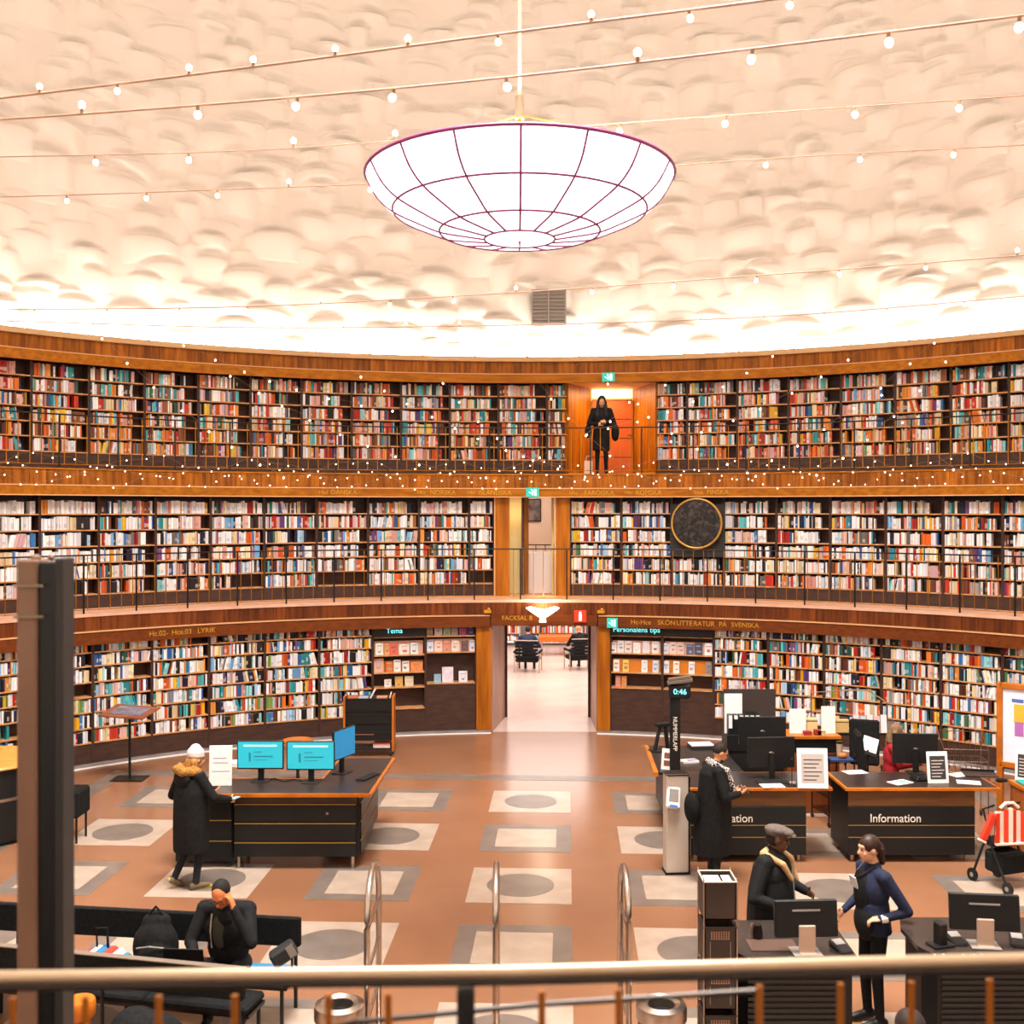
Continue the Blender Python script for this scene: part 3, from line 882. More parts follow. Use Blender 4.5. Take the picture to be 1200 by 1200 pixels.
D = [
 # bay, shelf, px, w, h, colour, label
 (GL[0], 0, 504, 7, 9, '#b89a86', 'tan book, first on the top display shelf left of the doorway'),
 (GL[0], 0, 514, 9, 12, '#e7d3d0', 'pale pink book, second on the top display shelf left of the doorway'),
 (GL[0], 0, 524, 8, 12, '#a9c59a', 'pale green book on the top display shelf left of the doorway'),
 (GL[0], 0, 533, 8, 11, '#b7a58c', 'beige book, fourth on the top display shelf left of the doorway'),
 (GL[0], 0, 543, 9, 12, '#b04a86', 'magenta book on the top display shelf left of the doorway'),
 (GL[0], 0, 552, 7, 11, '#3a3a6a', 'dark blue book on the top display shelf left of the doorway'),
 (GL[0], 1, 504, 8, 14, '#dcdde6', 'pale blue book, first on the second display shelf beside the doorway'),
 (GL[0], 1, 514, 9, 13, '#eec9b8', 'salmon book, second on the second display shelf beside the doorway'),
 (GL[0], 1, 524, 9, 13, '#d88c74', 'terracotta book on the second display shelf beside the doorway'),
 (GL[0], 1, 534, 9, 13, '#e9cfc4', 'pinkish book, fourth on the second display shelf beside the doorway'),
 (GL[0], 1, 545, 8, 12, '#6a4a44', 'dark brown book on the second display shelf beside the doorway'),
 (GL[0], 1, 554, 7, 13, '#cfd4e4', 'pale grey-blue book at the right end of the second display shelf'),
 (GL[0], 2, 513, 8, 10, '#8fb6d0', 'small light blue book on the lower shelf left of the doorway'),
 (GL[0], 2, 525, 13, 18, '#e4d7e2', 'large pale lilac book on the lower shelf left of the doorway'),
 (GL[0], 2, 543, 10, 13, '#e9dde4', 'white book right of the lilac one on the lower display shelf'),
 (GL[1], 1, 445, 9, 14, '#efe2cd', 'cream book, first on the second shelf under the theme sign'),
 (GL[1], 1, 454, 6, 13, '#e09a5c', 'light orange book on the second shelf under the theme sign'),
 (GL[1], 1, 462, 9, 13, '#d8604a', 'red book on the second shelf under the theme sign'),
 (GL[1], 1, 474, 12, 12, '#ecd9cd', 'wide pale book on the second shelf under the theme sign'),
 (GL[1], 1, 486, 9, 13, '#d2e0e6', 'pale blue book on the second shelf under the theme sign'),
 (GL[1], 2, 444, 12, 16, '#e3ab8c', 'peach book with white border on the third shelf under the theme sign'),
 (GL[1], 2, 457, 8, 12, '#dc7024', 'bright orange book on the third shelf under the theme sign'),
 (GL[1], 2, 466, 8, 14, '#efe4dd', 'tall white book on the third shelf under the theme sign'),
 (GL[1], 2, 476, 8, 12, '#e9e2da', 'white book with print on the third shelf under the theme sign'),
 (GL[1], 2, 489, 14, 11, '#dd8a4c', 'wide orange book at the end of the third theme shelf'),
 (GL[1], 3, 455, 8, 9, '#e9dcd4', 'small white book on the fourth shelf under the theme sign'),
 (GL[1], 3, 468, 9, 12, '#d3a955', 'mustard book on the fourth shelf under the theme sign'),
 (GL[1], 3, 480, 10, 12, '#d8c4a4', 'sand-coloured book on the fourth shelf under the theme sign'),
]
cols1 = ['#efe6e4', '#e9dcd8', '#e4cfc6', '#f0e7e3', '#dbd3da', '#eaddd8', '#d9d9e8', '#e6c9bd', '#e0bdb0', '#5a5670', '#4f4b58', '#efe9ea']
pxs1 = [718, 727, 736, 746, 757, 768, 779, 788, 797, 808, 818, 830]
for i, (c, p) in enumerate(zip(cols1, pxs1)):
    D.append((GR[0] if p < 775 else GR[1], 1, p, 8 if p < 815 else 9, 14 if i % 3 else 12, c, '%s book, %s from left on the upper shelf under the staff tips sign' % (('dark' if c in ('#5a5670', '#4f4b58') else 'pale'), nth(i))))
for p, c, n_ in ((722, '#e9e2d8', 'white book with black mark, first on the orange-backed tips shelf'), (733, '#e0c45a', 'yellow and white book on the orange-backed tips shelf'), (755, '#eee6e4', 'white book, third on the orange-backed tips shelf'), (768, '#cfd6e2', 'pale blue book on the orange-backed tips shelf'), (780, '#dfe3ee', 'bluish white book, fifth on the orange-backed tips shelf'), (792, '#f0e8e2', 'white book, sixth on the orange-backed tips shelf'), (810, '#ece9ea', 'tall white book, seventh on the orange-backed tips shelf'), (830, '#8d8688', 'grey book at the end of the orange-backed tips shelf')):
    D.append((GR[0] if p < 775 else GR[1], 2, p, 7, 14, c, n_))
for p, c, n_ in ((724, '#e0876a', 'salmon book on the third shelf under the staff tips sign'), (731, '#d88a2c', 'amber book on the third shelf under the staff tips sign')):
    D.append((GR[0], 3, p, 6, 13, c, n_))
for a in D: display_book(*a)
# orange and pink backing cards behind the displays
for b, k, hx, nm, h_ in ((GL[0], 1, '#e2b3a2', 'pink backing card behind the second display shelf beside the doorway', .26), (GL[1], 1, '#dba791', 'salmon backing card behind the second theme shelf', .28), (GL[1], 2, '#b8662e', 'rust backing card behind the third theme shelf', .23),
                     (GR[0], 1, '#dcae9c', 'pale pink backing card behind the upper staff tips shelf, inner half', .25), (GR[1], 1, '#e0b4a4', 'pale pink backing card behind the upper staff tips shelf, outer half', .25), (GR[0], 2, '#cf7d2c', 'orange backing card on the staff tips shelf, inner half', .27), (GR[1], 2, '#d27f22', 'orange backing card on the staff tips shelf, outer half', .27)):
    mb = MB(); w = b['w'] - .08; mb.bx(-w / 2, w / 2, .125, .131, 0.001, h_)
    o = mb.build('backing_card', mat('card_' + hx.strip('#'), hx, .7))
    o.matrix_world = arc_M(b['f'], R_G, b['boards'][k])
    tag(o, nm, 'card')
# glowing shelf signs
CY = mat('cyan_letter', '#7fe6e6', .5, emit=.9, ecol='#6fe0e4')
for b2, px, s_, lab in ((GL[1], 462, 'Tema', 'black shelf sign with cyan letters reading Tema'), (GR[0], 746, 'Personalens tips', 'black shelf sign with cyan letters reading Personalens tips')):
    zb = b2['boards'][0]
    o = thing('shelf_sign', lab, 'sign')
    o.matrix_world = arc_M(b2['f'], R_G - .03, zb)
    ww_ = b2['w'] if b2 is GL[1] else b2['w'] * 1.0
    mb = MB(); mb.bx(-ww_ / 2, ww_ / 2, 0, .02, .0, .19); mb.build('panel', BLACK, o)
    x_ = math.tan(phi(px, R_G) - b2['f']) * R_G
    text_mesh('lettering', s_, .15, CY, o, Matrix.Translation((x_, -.006, .125)), .003)
mb = MB(); w = GR[1]['w']; mb.bx(-w / 2, w / 2, 0, .02, 0, .19)
o = mb.build('shelf_sign', BLACK); o.matrix_world = arc_M(GR[1]['f'], R_G - .03, GR[1]['boards'][0]); tag(o, 'blank black continuation of the staff tips shelf sign', 'sign')

# ------------------------------------------------------------------ round dark disc on the middle gallery
db = bays_of('middle', 'right')[2]
fd = phi(816.5, R_S2 - .145)
o = thing('round_plaque', 'large round dark panel with a brass rim hung before the middle gallery books', 'plaque')
o.matrix_world = arc_M(fd, R_S2 - .145, zat(613, 23.9))
mb = MB(); mb.bx(-.58, .58, .1, .13, -.72, .42); mb.build('backing_board', DARKG, o)
mb = MB(Matrix.Rotation(PI / 2, 4, 'X')); mb.lathe([(0, 0), (.52, 0), (.52, .04), (0, .04)], 48); mb.build('face', noisy('disc_reflection_mottle', '#1c1a18', '#5a4c4a', (14, 14, 14), 5, .25, lo=.45, hi=.8), o)  # mottled tones paint the reflections in the disc's glass
mb = MB(Matrix.Rotation(PI / 2, 4, 'X'))
mb.lathe([(.505, -.02), (.505, .07), (.54, .07), (.55, .03), (.54, -.02), (.505, -.02)], 56); mb.build('rim', mat('gold_rim', '#c79a4c', .35, .6), o, 'all')
# ------------------------------------------------------------------ gallery railings
def railing(name, lab, R, z0, h, a_posts, post_h0, n_bal, m_bar, lean=0):
    o = thing(name, lab, 'railing')
    arc = [pol(a, R, z0 + h) for a in np.linspace(-AMAX, AMAX, 110)]
    mb = MB(); mb.path(arc, .016, 6); mb.build('handrail', STEELD, o, 'all')
    mb = MB(); mb.path([pol(a, R, z0 + .07) for a in np.linspace(-AMAX, AMAX, 110)], .008, 5); mb.build('bottom_rail', m_bar, o)
    mb = MB(); mb.bx(-.014, .014, -.014, .014, post_h0, h); pm = mb.mesh('post', STEELD)
    mb = MB(); mb.bx(-.006, .006, -.006, .006, .07, h); bm_ = mb.mesh('baluster', m_bar)
    for k, a in enumerate(a_posts): inst('post', pm, o, pol(a, R, z0), (0, 0, -a))
    for k in range(n_bal):
        a = -AMAX + (k + .5) * 2 * AMAX / n_bal
        inst('baluster', bm_, o, pol(a, R, z0), (0, 0, -a))
    return o
st2 = .97 / R_F2
a0 = phi(610, R_F2)
railing('gallery_railing', 'thin dark railing with brass bars along the middle gallery', R_F2 + .0, Z_G2, 1.06, [a0 + k * st2 for k in range(-15, 14) if abs(a0 + k * st2) < AMAX], -.05, 132, BRASS)
st3 = 1.1 / R_F3
railing('gallery_railing', 'thin railing with brass bars along the upper gallery', R_F3 + .03, Z_G3, 1.0, [a0 + (k + .4) * st3 for k in range(-13, 13) if abs(a0 + (k + .4) * st3) < AMAX], 0, 140, BRASS)

# ------------------------------------------------------------------ railing in front of the viewer
nr = thing('near_railing', 'blurred bronze handrail with thin bars close to the viewer', 'railing')
BRONZE = mat('bronze_handrail', '#b8a184', .32, .6)
def rp(px, h=.0):     # rail line: a gentle curve through measured points
    xs, ds = [-200, 0, 600, 1200, 1400], [2.085, 2.095, 2.12, 2.18, 2.21]
    d = float(np.interp(px, xs, ds))
    return atd(px, d, 3.79 + h)
mb = MB(); mb.path([rp(x) for x in range(-300, 1501, 100)], .0122, 12); mb.build('handrail', BRONZE, nr, 'all')
mb = MB(); mb.path([rp(x, -.019) for x in range(-300, 1501, 100)], .0088, 8); mb.build('under_rail', STEELD, nr, 'all')
mb = MB(); mb.tube((0, 0, -.99), (0, 0, -.04), .007, n=8); bal = mb.mesh('baluster', mat('amber_bar', '#a8641c', .35, .6), True)
mb = MB(); mb.bx(-.017, .017, -.017, .017, -.99, -.03, .003); pst = mb.mesh('post', BLACKP)
for px in (15, 100, 186, 275, 385, 455, 635, 725, 890, 985, 1068, 1160, -70, 1250): inst('baluster', bal, nr, rp(px))
for px in (546, -220, 1330): inst('post', pst, nr, rp(px))
mb = MB(); mb.path([atd(300, 2.2, 3.60), atd(420, 2.19, 3.66), atd(640, 2.18, 3.70), atd(890, 2.16, 3.735)], .006, 8); mb.build('cable', STEELD, nr)

# ------------------------------------------------------------------ tall mast behind the railing
pm_ = atd(54, 3.6, 0)
ms = thing('equipment_mast', 'tall brown and black column standing just beyond the near railing', 'column', (pm_.x, pm_.y, 0), math.radians(3))
zt_ = zat(655, 3.6)
PB = noisy('mast_brown', '#8a6a54', '#745643', (3, 3, 1), 3, .55)
mb = MB(); mb.bx(-.076, -.012, -.05, .06, .02, zt_, .006); mb.build('brown_shaft', PB, ms)
mb = MB(); mb.bx(-.012, .045, -.035, .06, .02, zt_ - .01, .004); mb.build('black_shaft', BLACKP, ms)
mb = MB(); mb.bx(.045, .072, -.05, .06, .02, zt_ + .004, .004); mb.build('side_fin', DARKG, ms)
for z_ in (zt_ - .085, zt_ - .185):
    mb = MB(); mb.bx(-.082, .012, -.06, -.048, z_ - .004, z_ + .004); mb.build('wire_tie', mat('wire_tie', '#8a7a64', .4, .5), ms)
mb = MB(); mb.bx(-.25, .25, -.25, .25, 0, .03, .005); mb.build('base_plate', STEELD, ms)
mb = MB(); mb.ell((-.03, -.01, zt_ + .004), (.018, .018, .012)); mb.ell((.02, -.01, zt_ + .004), (.012, .012, .01)); mb.build('cap', PB, ms)

# ------------------------------------------------------------------ pendant lamp
LX, LY = atd(609, 11.0, 0).x, 11.0 + CAMY
lamp = thing('pendant_lamp', 'huge glowing white glass bowl lamp with purple lead lines hanging in the middle', 'lamp', (LX, LY, 0))
RL, ZR, ZB = 1.545, 8.03, 7.385
GLASS = mat('opal_glass_pane', '#fbf3f2', .35, emit=1.25, ecol='#fff6f4')
LEAD = mat('purple_lead', '#8a3a70', .4, .2)
_k = [(0, 7.385), (.355, 7.41), (.808, 7.478), (1.275, 7.68), (1.42, 7.80), (1.51, 7.92), (1.545, 8.03)]
PR = np.linspace(0, RL, 200); PZ = np.interp(PR, [q[0] for q in _k], [q[1] for q in _k])
PZ = np.convolve(np.pad(PZ, 12, mode='reflect', reflect_type='odd'), np.ones(25) / 25, 'valid')
def bowl(r):      # height of the shell at radius r
    return float(np.interp(r, PR, PZ))
ringr = [0.0, .23 * RL, .523 * RL, .825 * RL, RL]
def pane(r0, r1, a0, a1, nr=4, na=4):
    mb = MB(); g = []
    for off in (0, .012):
        rows = []
        for i in range(nr + 1):
            r = r0 + (r1 - r0) * i / nr
            rows.append([mb.bm.verts.new((r * math.sin(a0 + (a1 - a0) * j / na), r * math.cos(a0 + (a1 - a0) * j / na), bowl(r) + off)) for j in range(na + 1)])
        for i in range(nr):
            for j in range(na):
                q = [rows[i][j], rows[i][j + 1], rows[i + 1][j + 1], rows[i + 1][j]]
                if len(set(v.co.to_tuple(6) for v in q)) == 4: mb.bm.faces.new(q)
                else:
                    u = []
                    for v in q:
                        if all((v.co - w.co).length > 1e-6 for w in u): u.append(v)
                    if len(u) == 3: mb.bm.faces.new(u)
    return mb
NR = 16
area_light('pendant_bulbs', (LX, LY, 8.0), 2.2, 240, (1.0, .97, .94), (PI, 0, 0))
for i in (1, 2, 3):
    me = pane(ringr[i] + .004, ringr[i + 1] - .002, .006, 2 * PI / NR - .006).mesh('glass_pane', GLASS, 'all')
    for k in range(NR): inst('glass_pane', me, lamp, (0, 0, 0), (0, 0, -k * 2 * PI / NR))
pane(0.0, ringr[1], 0, 2 * PI, 3, 32).build('bottom_pane', GLASS, lamp, 'all')
mb = MB(); mb.path([(r * 0, r, bowl(r) - .004) for r in np.linspace(ringr[1], RL, 24)], .011, 6); rib = mb.mesh('rib', LEAD, 'all')
for k in range(NR): inst('rib', rib, lamp, (0, 0, 0), (0, 0, -k * 2 * PI / NR + .0))
for r in ringr[1:]:
    mb = MB(); mb.path([(r * math.sin(t), r * math.cos(t), bowl(r) - .004) for t in np.linspace(0, 2 * PI, 65)], .011 if r < RL else .017, 6); mb.build('ring', LEAD, lamp, 'all')
mb = MB(); mb.tube((0, 0, ZB), (0, 0, ZB - .06), .012, .006); mb.build('finial', LEAD, lamp)
mb = MB(); mb.tube((0, 0, bowl(0)), (0, 0, 8.85), .02); mb.build('inner_rod', BRASS, lamp)
mb = MB(); mb.tube((0, 0, 8.62), (0, 0, 8.85), .045, .045, 14); mb.build('socket', mat('lamp_socket', '#7a6650', .4, .6), lamp)
mb = MB(); mb.tube((0, 0, 8.85), (0, 0, 17.8), .018); mb.build('suspension_rod', mat('rod_gold', '#c2a478', .5, .1), lamp)
for k in range(3):
    t = 2 * PI * k / 3 + .4
    mb = MB(); mb.tube((RL * math.sin(t), RL * math.cos(t), ZR), (0, 0, 8.66), .006); mb.build('suspension_wire', BRASS, lamp)

# ------------------------------------------------------------------ string lights
BULB = mat('warm_bulb', '#ffe9cf', .4, emit=9.0, ecol='#ffdfb8')
BULB.cycles.emission_sampling = 'NONE'
WIRE = mat('string_wire', '#a8826a', .6)
SOCK = mat('bulb_socket', '#8a6a50', .6)
def bulb_mesh(r):
    mb = MB(); mb.ell((0, 0, -r * 1.05), (r, r, r * 1.15), 2); return mb.mesh('bulb', BULB, 'all')
def sock_mesh(r):
    mb = MB(); mb.tube((0, 0, 0), (0, 0, r * 1.5), r * .5, r * .42, 8); return mb.mesh('socket', SOCK, True)
_bm = {}
def string(lab, pts, spacing, r, wire_r, updown=True, seed=0, group='festoon lights strung across the hall', jit=0.0):
    rr = random.Random(seed)
    o = thing('string_lights', lab, 'string lights', group=group)
    P = [Vector(p) for p in pts]
    mb = MB(); mb.path(P, wire_r, 5); mb.build('wire', WIRE, o)
    if r not in _bm: _bm[r] = (bulb_mesh(r), sock_mesh(r))
    # walk along
    cum = [0]
    for i in range(len(P) - 1): cum.append(cum[-1] + (P[i + 1] - P[i]).length)
    s = rr.uniform(0, spacing); k = 0
    while s < cum[-1]:
        i = max(j for j in range(len(P) - 1) if cum[j] <= s)
        p = P[i].lerp(P[i + 1], (s - cum[i]) / max(1e-6, cum[i + 1] - cum[i]))
        up = updown and rr.random() < .33
        rot = (PI, 0, 0) if up else (rr.uniform(-.2, .2), rr.uniform(-.2, .2), 0)
        b = inst('bulb', _bm[r][0], o, p + Vector((0, 0, (r * 1.5 if up else -r * 1.5) + (rr.uniform(-jit, jit)))), rot)
        if r > .012: inst('socket', _bm[r][1], b)
        s += spacing * rr.uniform(.85, 1.15); k += 1
    return o
def sag(a, b, s, n=24):
    a, b = Vector(a), Vector(b)
    return [a.lerp(b, t) - Vector((0, 0, 4 * s * t * (1 - t))) for t in np.linspace(0, 1, n)]
def tight(pxy, hz):
    """string at height hz through the measured picture points, given as points in the room"""
    return [at(x, y, hz) for x, y in pxy]
def spline(P, n=8):
    out = []
    for i in range(len(P) - 1):
        p0, p1, p2, p3 = P[max(i - 1, 0)], P[i], P[i + 1], P[min(i + 2, len(P) - 1)]
        for k in range(n):
            t = k / n
            out.append(0.5 * ((2 * p1) + (p2 - p0) * t + (2 * p0 - 5 * p1 + 4 * p2 - p3) * t * t + (3 * p1 - p0 - 3 * p2 + p3) * t ** 3))
    out.append(P[-1])
    return out
S = [
 ('topmost string of round bulbs crossing the white wall', [(-250, 141), (0, 115), (300, 78), (600, 38), (900, 0), (1150, -34)], .56, .019),
 ('second string of bulbs from the top, above the pendant lamp', [(-250, 152), (0, 140), (300, 118), (600, 90), (900, 55), (1200, 18), (1450, -12)], .8, .026),
 ('third string of bulbs, level with the lamp socket', [(-250, 188), (0, 184), (300, 176), (600, 154), (900, 132), (1200, 112), (1450, 92)], 1.35, .037),
 ('fourth string of bulbs, passing behind the lamp rim', [(-250, 234), (0, 231), (300, 221), (600, 208), (900, 186), (1200, 170), (1450, 155)], 1.15, .033),
 ('fifth string of bulbs, just above the wall vent', [(-250, 366), (0, 363), (300, 359), (600, 343), (900, 322), (1200, 299), (1450, 278)], 1.0, .024),
 ('sixth string of bulbs, crossing below the wall vent', [(-250, 372), (0, 376), (300, 384), (600, 381), (900, 371), (1200, 347), (1450, 320)], 1.0, .02)]
for i, (lab, pts, sp, r) in enumerate(S):
    hz = 9.4 if i in (2, 3) else 7.6
    string(lab, spline([at(x, y, hz) for x, y in pts]), sp, r, .009 if i < 2 else .008, True, 20 + i)
# strings dropping from the cornice to the upper gallery
drops = [((66, 398), (330, 560), 1), ((178, 398), (480, 480), 2), ((268, 438), (560, 560), 3), ((420, 425), (700, 560), 4), ((520, 430), (640, 545), 5), ((628, 432), (760, 560), 6), ((700, 430), (900, 560), 7), ((788, 430), (560, 560), 8), ((902, 410), (700, 500), 9), ((1016, 412), (760, 520), 10), ((1130, 404), (860, 560), 11), ((1021, 435), (1190, 560), 12), ((1160, 415), (960, 560), 13)]
for i, ((xa_, ya_), (xb_, yb_), sd) in enumerate(drops):
    A_ = atd(xa_, 22.2, zat(ya_, 22.2)); B_ = atd(xb_, 23.0, zat(yb_, 23.0))
    # keep the lower ends on the inside of the upper rail
    fb = math.atan2(B_.x, B_.y); B_ = pol(fb, 12.55, B_.z)
    fa = math.atan2(A_.x, A_.y); A_ = pol(fa, 12.7, A_.z)
    string('thin string of small bulbs hanging before the upper bookcases, %s from left' % nth(i), sag(A_, B_, .25, 14), .62, .018, .0022, False, 40 + sd, 'thin light strings before the upper gallery')
for i, (z_, amp, R_) in enumerate(((5.62, .10, 12.63), (5.42, .10, 12.60), (5.26, .11, 12.58))):
    P = [pol(a, R_, z_ + amp * math.sin(a * (38 + 7 * i) + i) + .04 * math.sin(a * 91 + 2 * i)) for a in np.linspace(-math.radians(52), math.radians(52), 200)]
    string('fairy light chain draped along the upper gallery, %s of three' % ['topmost', 'middle', 'lowest'][i], P, .30 if i else .36, .0105, .0016, False, 70 + i, 'fairy lights along the upper gallery', .03)
# ------------------------------------------------------------------ furniture helpers
def W(o):
    """mesh builder in world coordinates for a part of thing o"""
    return MB(o.matrix_basis.inverted())

SCREEN = noisy('cyan_screen', '#1f8f9c', '#1c8592', (1, 1, 1), 1, .3)
_n, _l, _bb = nodes_of(SCREEN); _bb.inputs['Emission Color'].default_value = (*lin('#3ab8c8'), 1); _bb.inputs['Emission Strength'].default_value = .42
SCREENB = mat('blue_screen', '#1f6f9c', .3, emit=.28, ecol='#2b93c9')
def monitor(lab, loc, rz, w, h, zc, screen, stand=BLACKP, logo=None, tilt=0.0, wide=.24, group='flat computer monitors'):
    o = thing('monitor', lab, 'monitor', loc, rz, group)
    mb = MB(); mb.bx(-w / 2, w / 2, 0, .035, zc - h / 2, zc + h / 2, .008); hs = mb.build('housing', BLACKP, o)
    mb = MB(); mb.bx(-w / 2 + .015, w / 2 - .015, -.003, .001, zc - h / 2 + .02, zc + h / 2 - .015); sc = mb.build('screen', screen, o)
    if screen in (SCREEN,):
        for (x0_, x1_, z0_, z1_, c) in ((-.8, .8, .66, .8, '#a8dade'), (-.55, -.45, -.5, .2, '#1c6f7c'), (-.3, .6, -.15, -.05, '#1c6f7c'), (-.3, .1, .2, .3, '#2a8490'), (-.3, .35, -.4, -.32, '#2a8490')):
            mb = MB(); mb.bx(x0_ * w / 2 * .9, x1_ * w / 2 * .9, -.005, -.003, zc + z0_ * h / 2 * .9, zc + z1_ * h / 2 * .9); mb.build('screen_text', mat('scr_' + c.strip('#'), c, .4, emit=.4, ecol=c), sc)
    mb = MB(); mb.bx(-wide / 6, wide / 6, .03, .07, .01, zc, .006); mb.build('neck', stand, o)
    mb = MB(); mb.bx(-wide / 2, wide / 2, -.06, .14, 0, .014, .004); mb.build('base', stand, o)
    if logo:
        mb = MB(); mb.ell((0, .037, zc), (.03, .004, .012)); mb.build('logo', STEEL, o)
    return o
def keyboard(lab, loc, rz, w=.44):
    o = thing('keyboard', lab, 'keyboard', loc, rz)
    mb = MB(); mb.bx(-w / 2, w / 2, -.07, .07, 0, .018, .004); mb.build('case', BLACKP, o)
    mb = MB()
    for r_ in range(4):
        for c_ in range(14): mb.bx(-w / 2 + .016 + c_ * (w - .03) / 14, -w / 2 + .016 + c_ * (w - .03) / 14 + .022, -.06 + r_ * .03, -.06 + r_ * .03 + .022, .018, .023)
    k = mb.build('keys', DARKG, o); k['kind'] = 'stuff'
    return o
def paper_stand(lab, loc, rz, w, h, dark=False, blank=False, frame=WHITEP, name='framed_notice', cat='notice', lean=.14):
    o = thing(name, lab, cat, loc, rz)
    Rm = Matrix.Rotation(-lean, 4, 'X')
    mb = MB(Rm); mb.bx(-w / 2, w / 2, 0, .012, 0, h, .003); mb.build('frame', frame, o)
    if not blank:
     mb = MB(Rm); mb.bx(-w * .37, w * .37, -.002, 0, h * .13, h * .86); pg = mb.build('sheet', mat('sheet_dark', '#3c3634', .6) if dark else mat('sheet_grey', '#b9aea6', .7), o)
     mb = MB(Rm)
     for k in range(6): mb.bx(-w * .3, w * (.12 + .18 * ((k * 7) % 3) / 2), -.004, -.002, h * (.2 + k * .1), h * (.225 + k * .1))
     mb.build('printed_lines', mat('line_light', '#d8cfc8', .6) if dark else mat('line_dark', '#4f4844', .6), o)
    mb = MB(); mb.bx(-w * .2, w * .2, .0, .12, 0, .008); mb.build('foot', frame, o)
    return o

# ------------------------------------------------------------------ catalogue desk on the left
LINE = mat('gold_line', '#a8803c', .4, .4)
o = desk = thing('catalogue_desk', 'large black catalogue desk with orange wooden edge standing on the left', 'desk', (-3.3, 3.9, 0))
outer = [(-4.25, 3.13), (-2.17, 3.13), (-2.08, 5.2), (-2.9, 5.2), (-2.95, 3.95), (-4.25, 3.95)]
inner = [(-4.22, 3.165), (-2.205, 3.165), (-2.12, 5.165), (-2.87, 5.165), (-2.92, 3.915), (-4.22, 3.915)]
mb = W(o); mb.prism(outer, .955, 1.0); mb.build('edge_band', ORANGE, o)
mb = W(o); mb.prism(inner, 1.0, 1.004); mb.build('desktop', mat('dark_desktop', '#2e2725', .3), o)
mb = W(o); mb.bx(-3.97, -2.36, 3.22, 3.85, .16, .955); mb.bx(-2.95, -2.34, 3.25, 5.1, .16, .955); mb.build('carcass', BLACK, o)
mb = W(o); mb.bx(-3.97, -2.36, 3.2, 3.22, .86, .955); mb.build('frieze', noisy('dark_frieze', '#4a3522', '#3b2a1b', (3, 3, 14), 3, .5), o)
for z0_, z1_ in ((.16, .35), (.36, .60), (.61, .85)):
    mb = W(o); mb.bx(-3.96, -2.38, 3.19, 3.22, z0_ + .006, z1_ - .01, .004); d_ = mb.build('drawer', BLACK, o)
    mb = W(o); mb.bx(-3.96, -2.38, 3.186, 3.2, z1_ - .009, z1_ + .003); mb.build('gold_line', LINE, d_)
    mb = W(o); mb.bx(-2.34, -2.32, 3.3, 5.08, z0_ + .006, z1_ - .01, .004); d_ = mb.build('side_board', BLACK, o)
    mb = W(o); mb.bx(-2.335, -2.316, 3.3, 5.08, z1_ - .009, z1_ + .003); mb.build('gold_line', LINE, d_)
mb = W(o); mb.box((-2.75, 3.185, .73), (.03, .01, .03)); mb.build('lock', STEEL, o)
for x_, y_ in ((-3.92, 3.28), (-2.43, 3.28), (-2.43, 5.0), (-2.85, 5.0), (-3.92, 3.8)):
    mb = W(o); mb.tube((x_, y_, 0), (x_, y_, .17), .025); mb.build('leg', STEEL, o)
o = thing('drawer_unit', 'black drawer unit on wheels at the left end of the catalogue desk', 'drawer unit', (-4.37, 3.6, 0))
mb = W(o); mb.bx(-4.75, -4.0, 3.27, 3.9, .08, .94, .006); mb.build('body', BLACK, o)
for z0_, z1_ in ((.1, .36), (.37, .63), (.64, .9)):
    mb = W(o); mb.bx(-4.74, -4.01, 3.25, 3.27, z0_, z1_, .003); d_ = mb.build('drawer', BLACK, o)
    mb = W(o); mb.bx(-4.74, -4.01, 3.243, 3.252, z1_ - .014, z1_ - .002); mb.build('gold_line', LINE, d_)
for x_ in (-4.7, -4.05):
    for y_ in (3.33, 3.83):
        mb = W(o); mb.tube((x_ - .015, y_, .04), (x_ + .015, y_, .04), .04, n=12); mb.build('caster', BLACKP, o)
monitor('monitor with bright cyan screen beside the white paper stand on the catalogue desk', at(305, 916, 1.004), 0.0, .63, .385, .36, SCREEN)
monitor('monitor with bright cyan screen in the middle of the catalogue desk', at(364, 917, 1.004), 0.0, .65, .39, .36, SCREEN)
monitor('monitor turned sideways with narrow blue screen on the catalogue desk', at(404, 906, 1.004), math.radians(66), .55, .42, .42, SCREENB)
keyboard('black keyboard near the right edge of the catalogue desk', at(431, 911, 1.004), math.radians(68))
o = thing('cable', 'thin black cable lying between the monitors on the catalogue desk', 'cable', at(330, 915, 1.004)); mb = W(o); mb.path([at(312, 914, 1.012), at(322, 912, 1.012), at(332, 916, 1.012), at(345, 913, 1.012), at(356, 916, 1.012)], .006); mb.build('cord', BLACKP, o)
# white paper stand
o = thing('paper_stand', 'white printed board standing beside the woman with the white hat', 'notice', at(258, 921, 1.004), math.radians(4))
mb = MB(Matrix.Rotation(-.08, 4, 'X')); mb.bx(-.15, .15, 0, .02, 0, .53, .004); mb.build('board', WHITEP, o)
mb = MB(Matrix.Rotation(-.08, 4, 'X')); mb.bx(-.1, .08, -.003, 0, .36, .37); mb.bx(-.1, .1, -.003, 0, .3, .31); mb.bx(-.11, .12, -.003, 0, .19, .198); mb.build('print', mat('faint_print', '#a79c98', .7), o)
mb = MB(); mb.bx(-.12, .12, .02, .16, 0, .01); mb.build('foot', WHITEP, o)
o = thing('paper_pile', 'pile of pale leaflets behind the white printed board', 'leaflets', at(277, 897, 1.004))
for k in range(5):
    mb = MB(Matrix.Rotation(.06 * (k - 2), 4, 'Z')); mb.bx(-.16, .16, -.11, .11, .012 * k, .012 * k + .011); mb.build('leaflet', WHITEP, o)
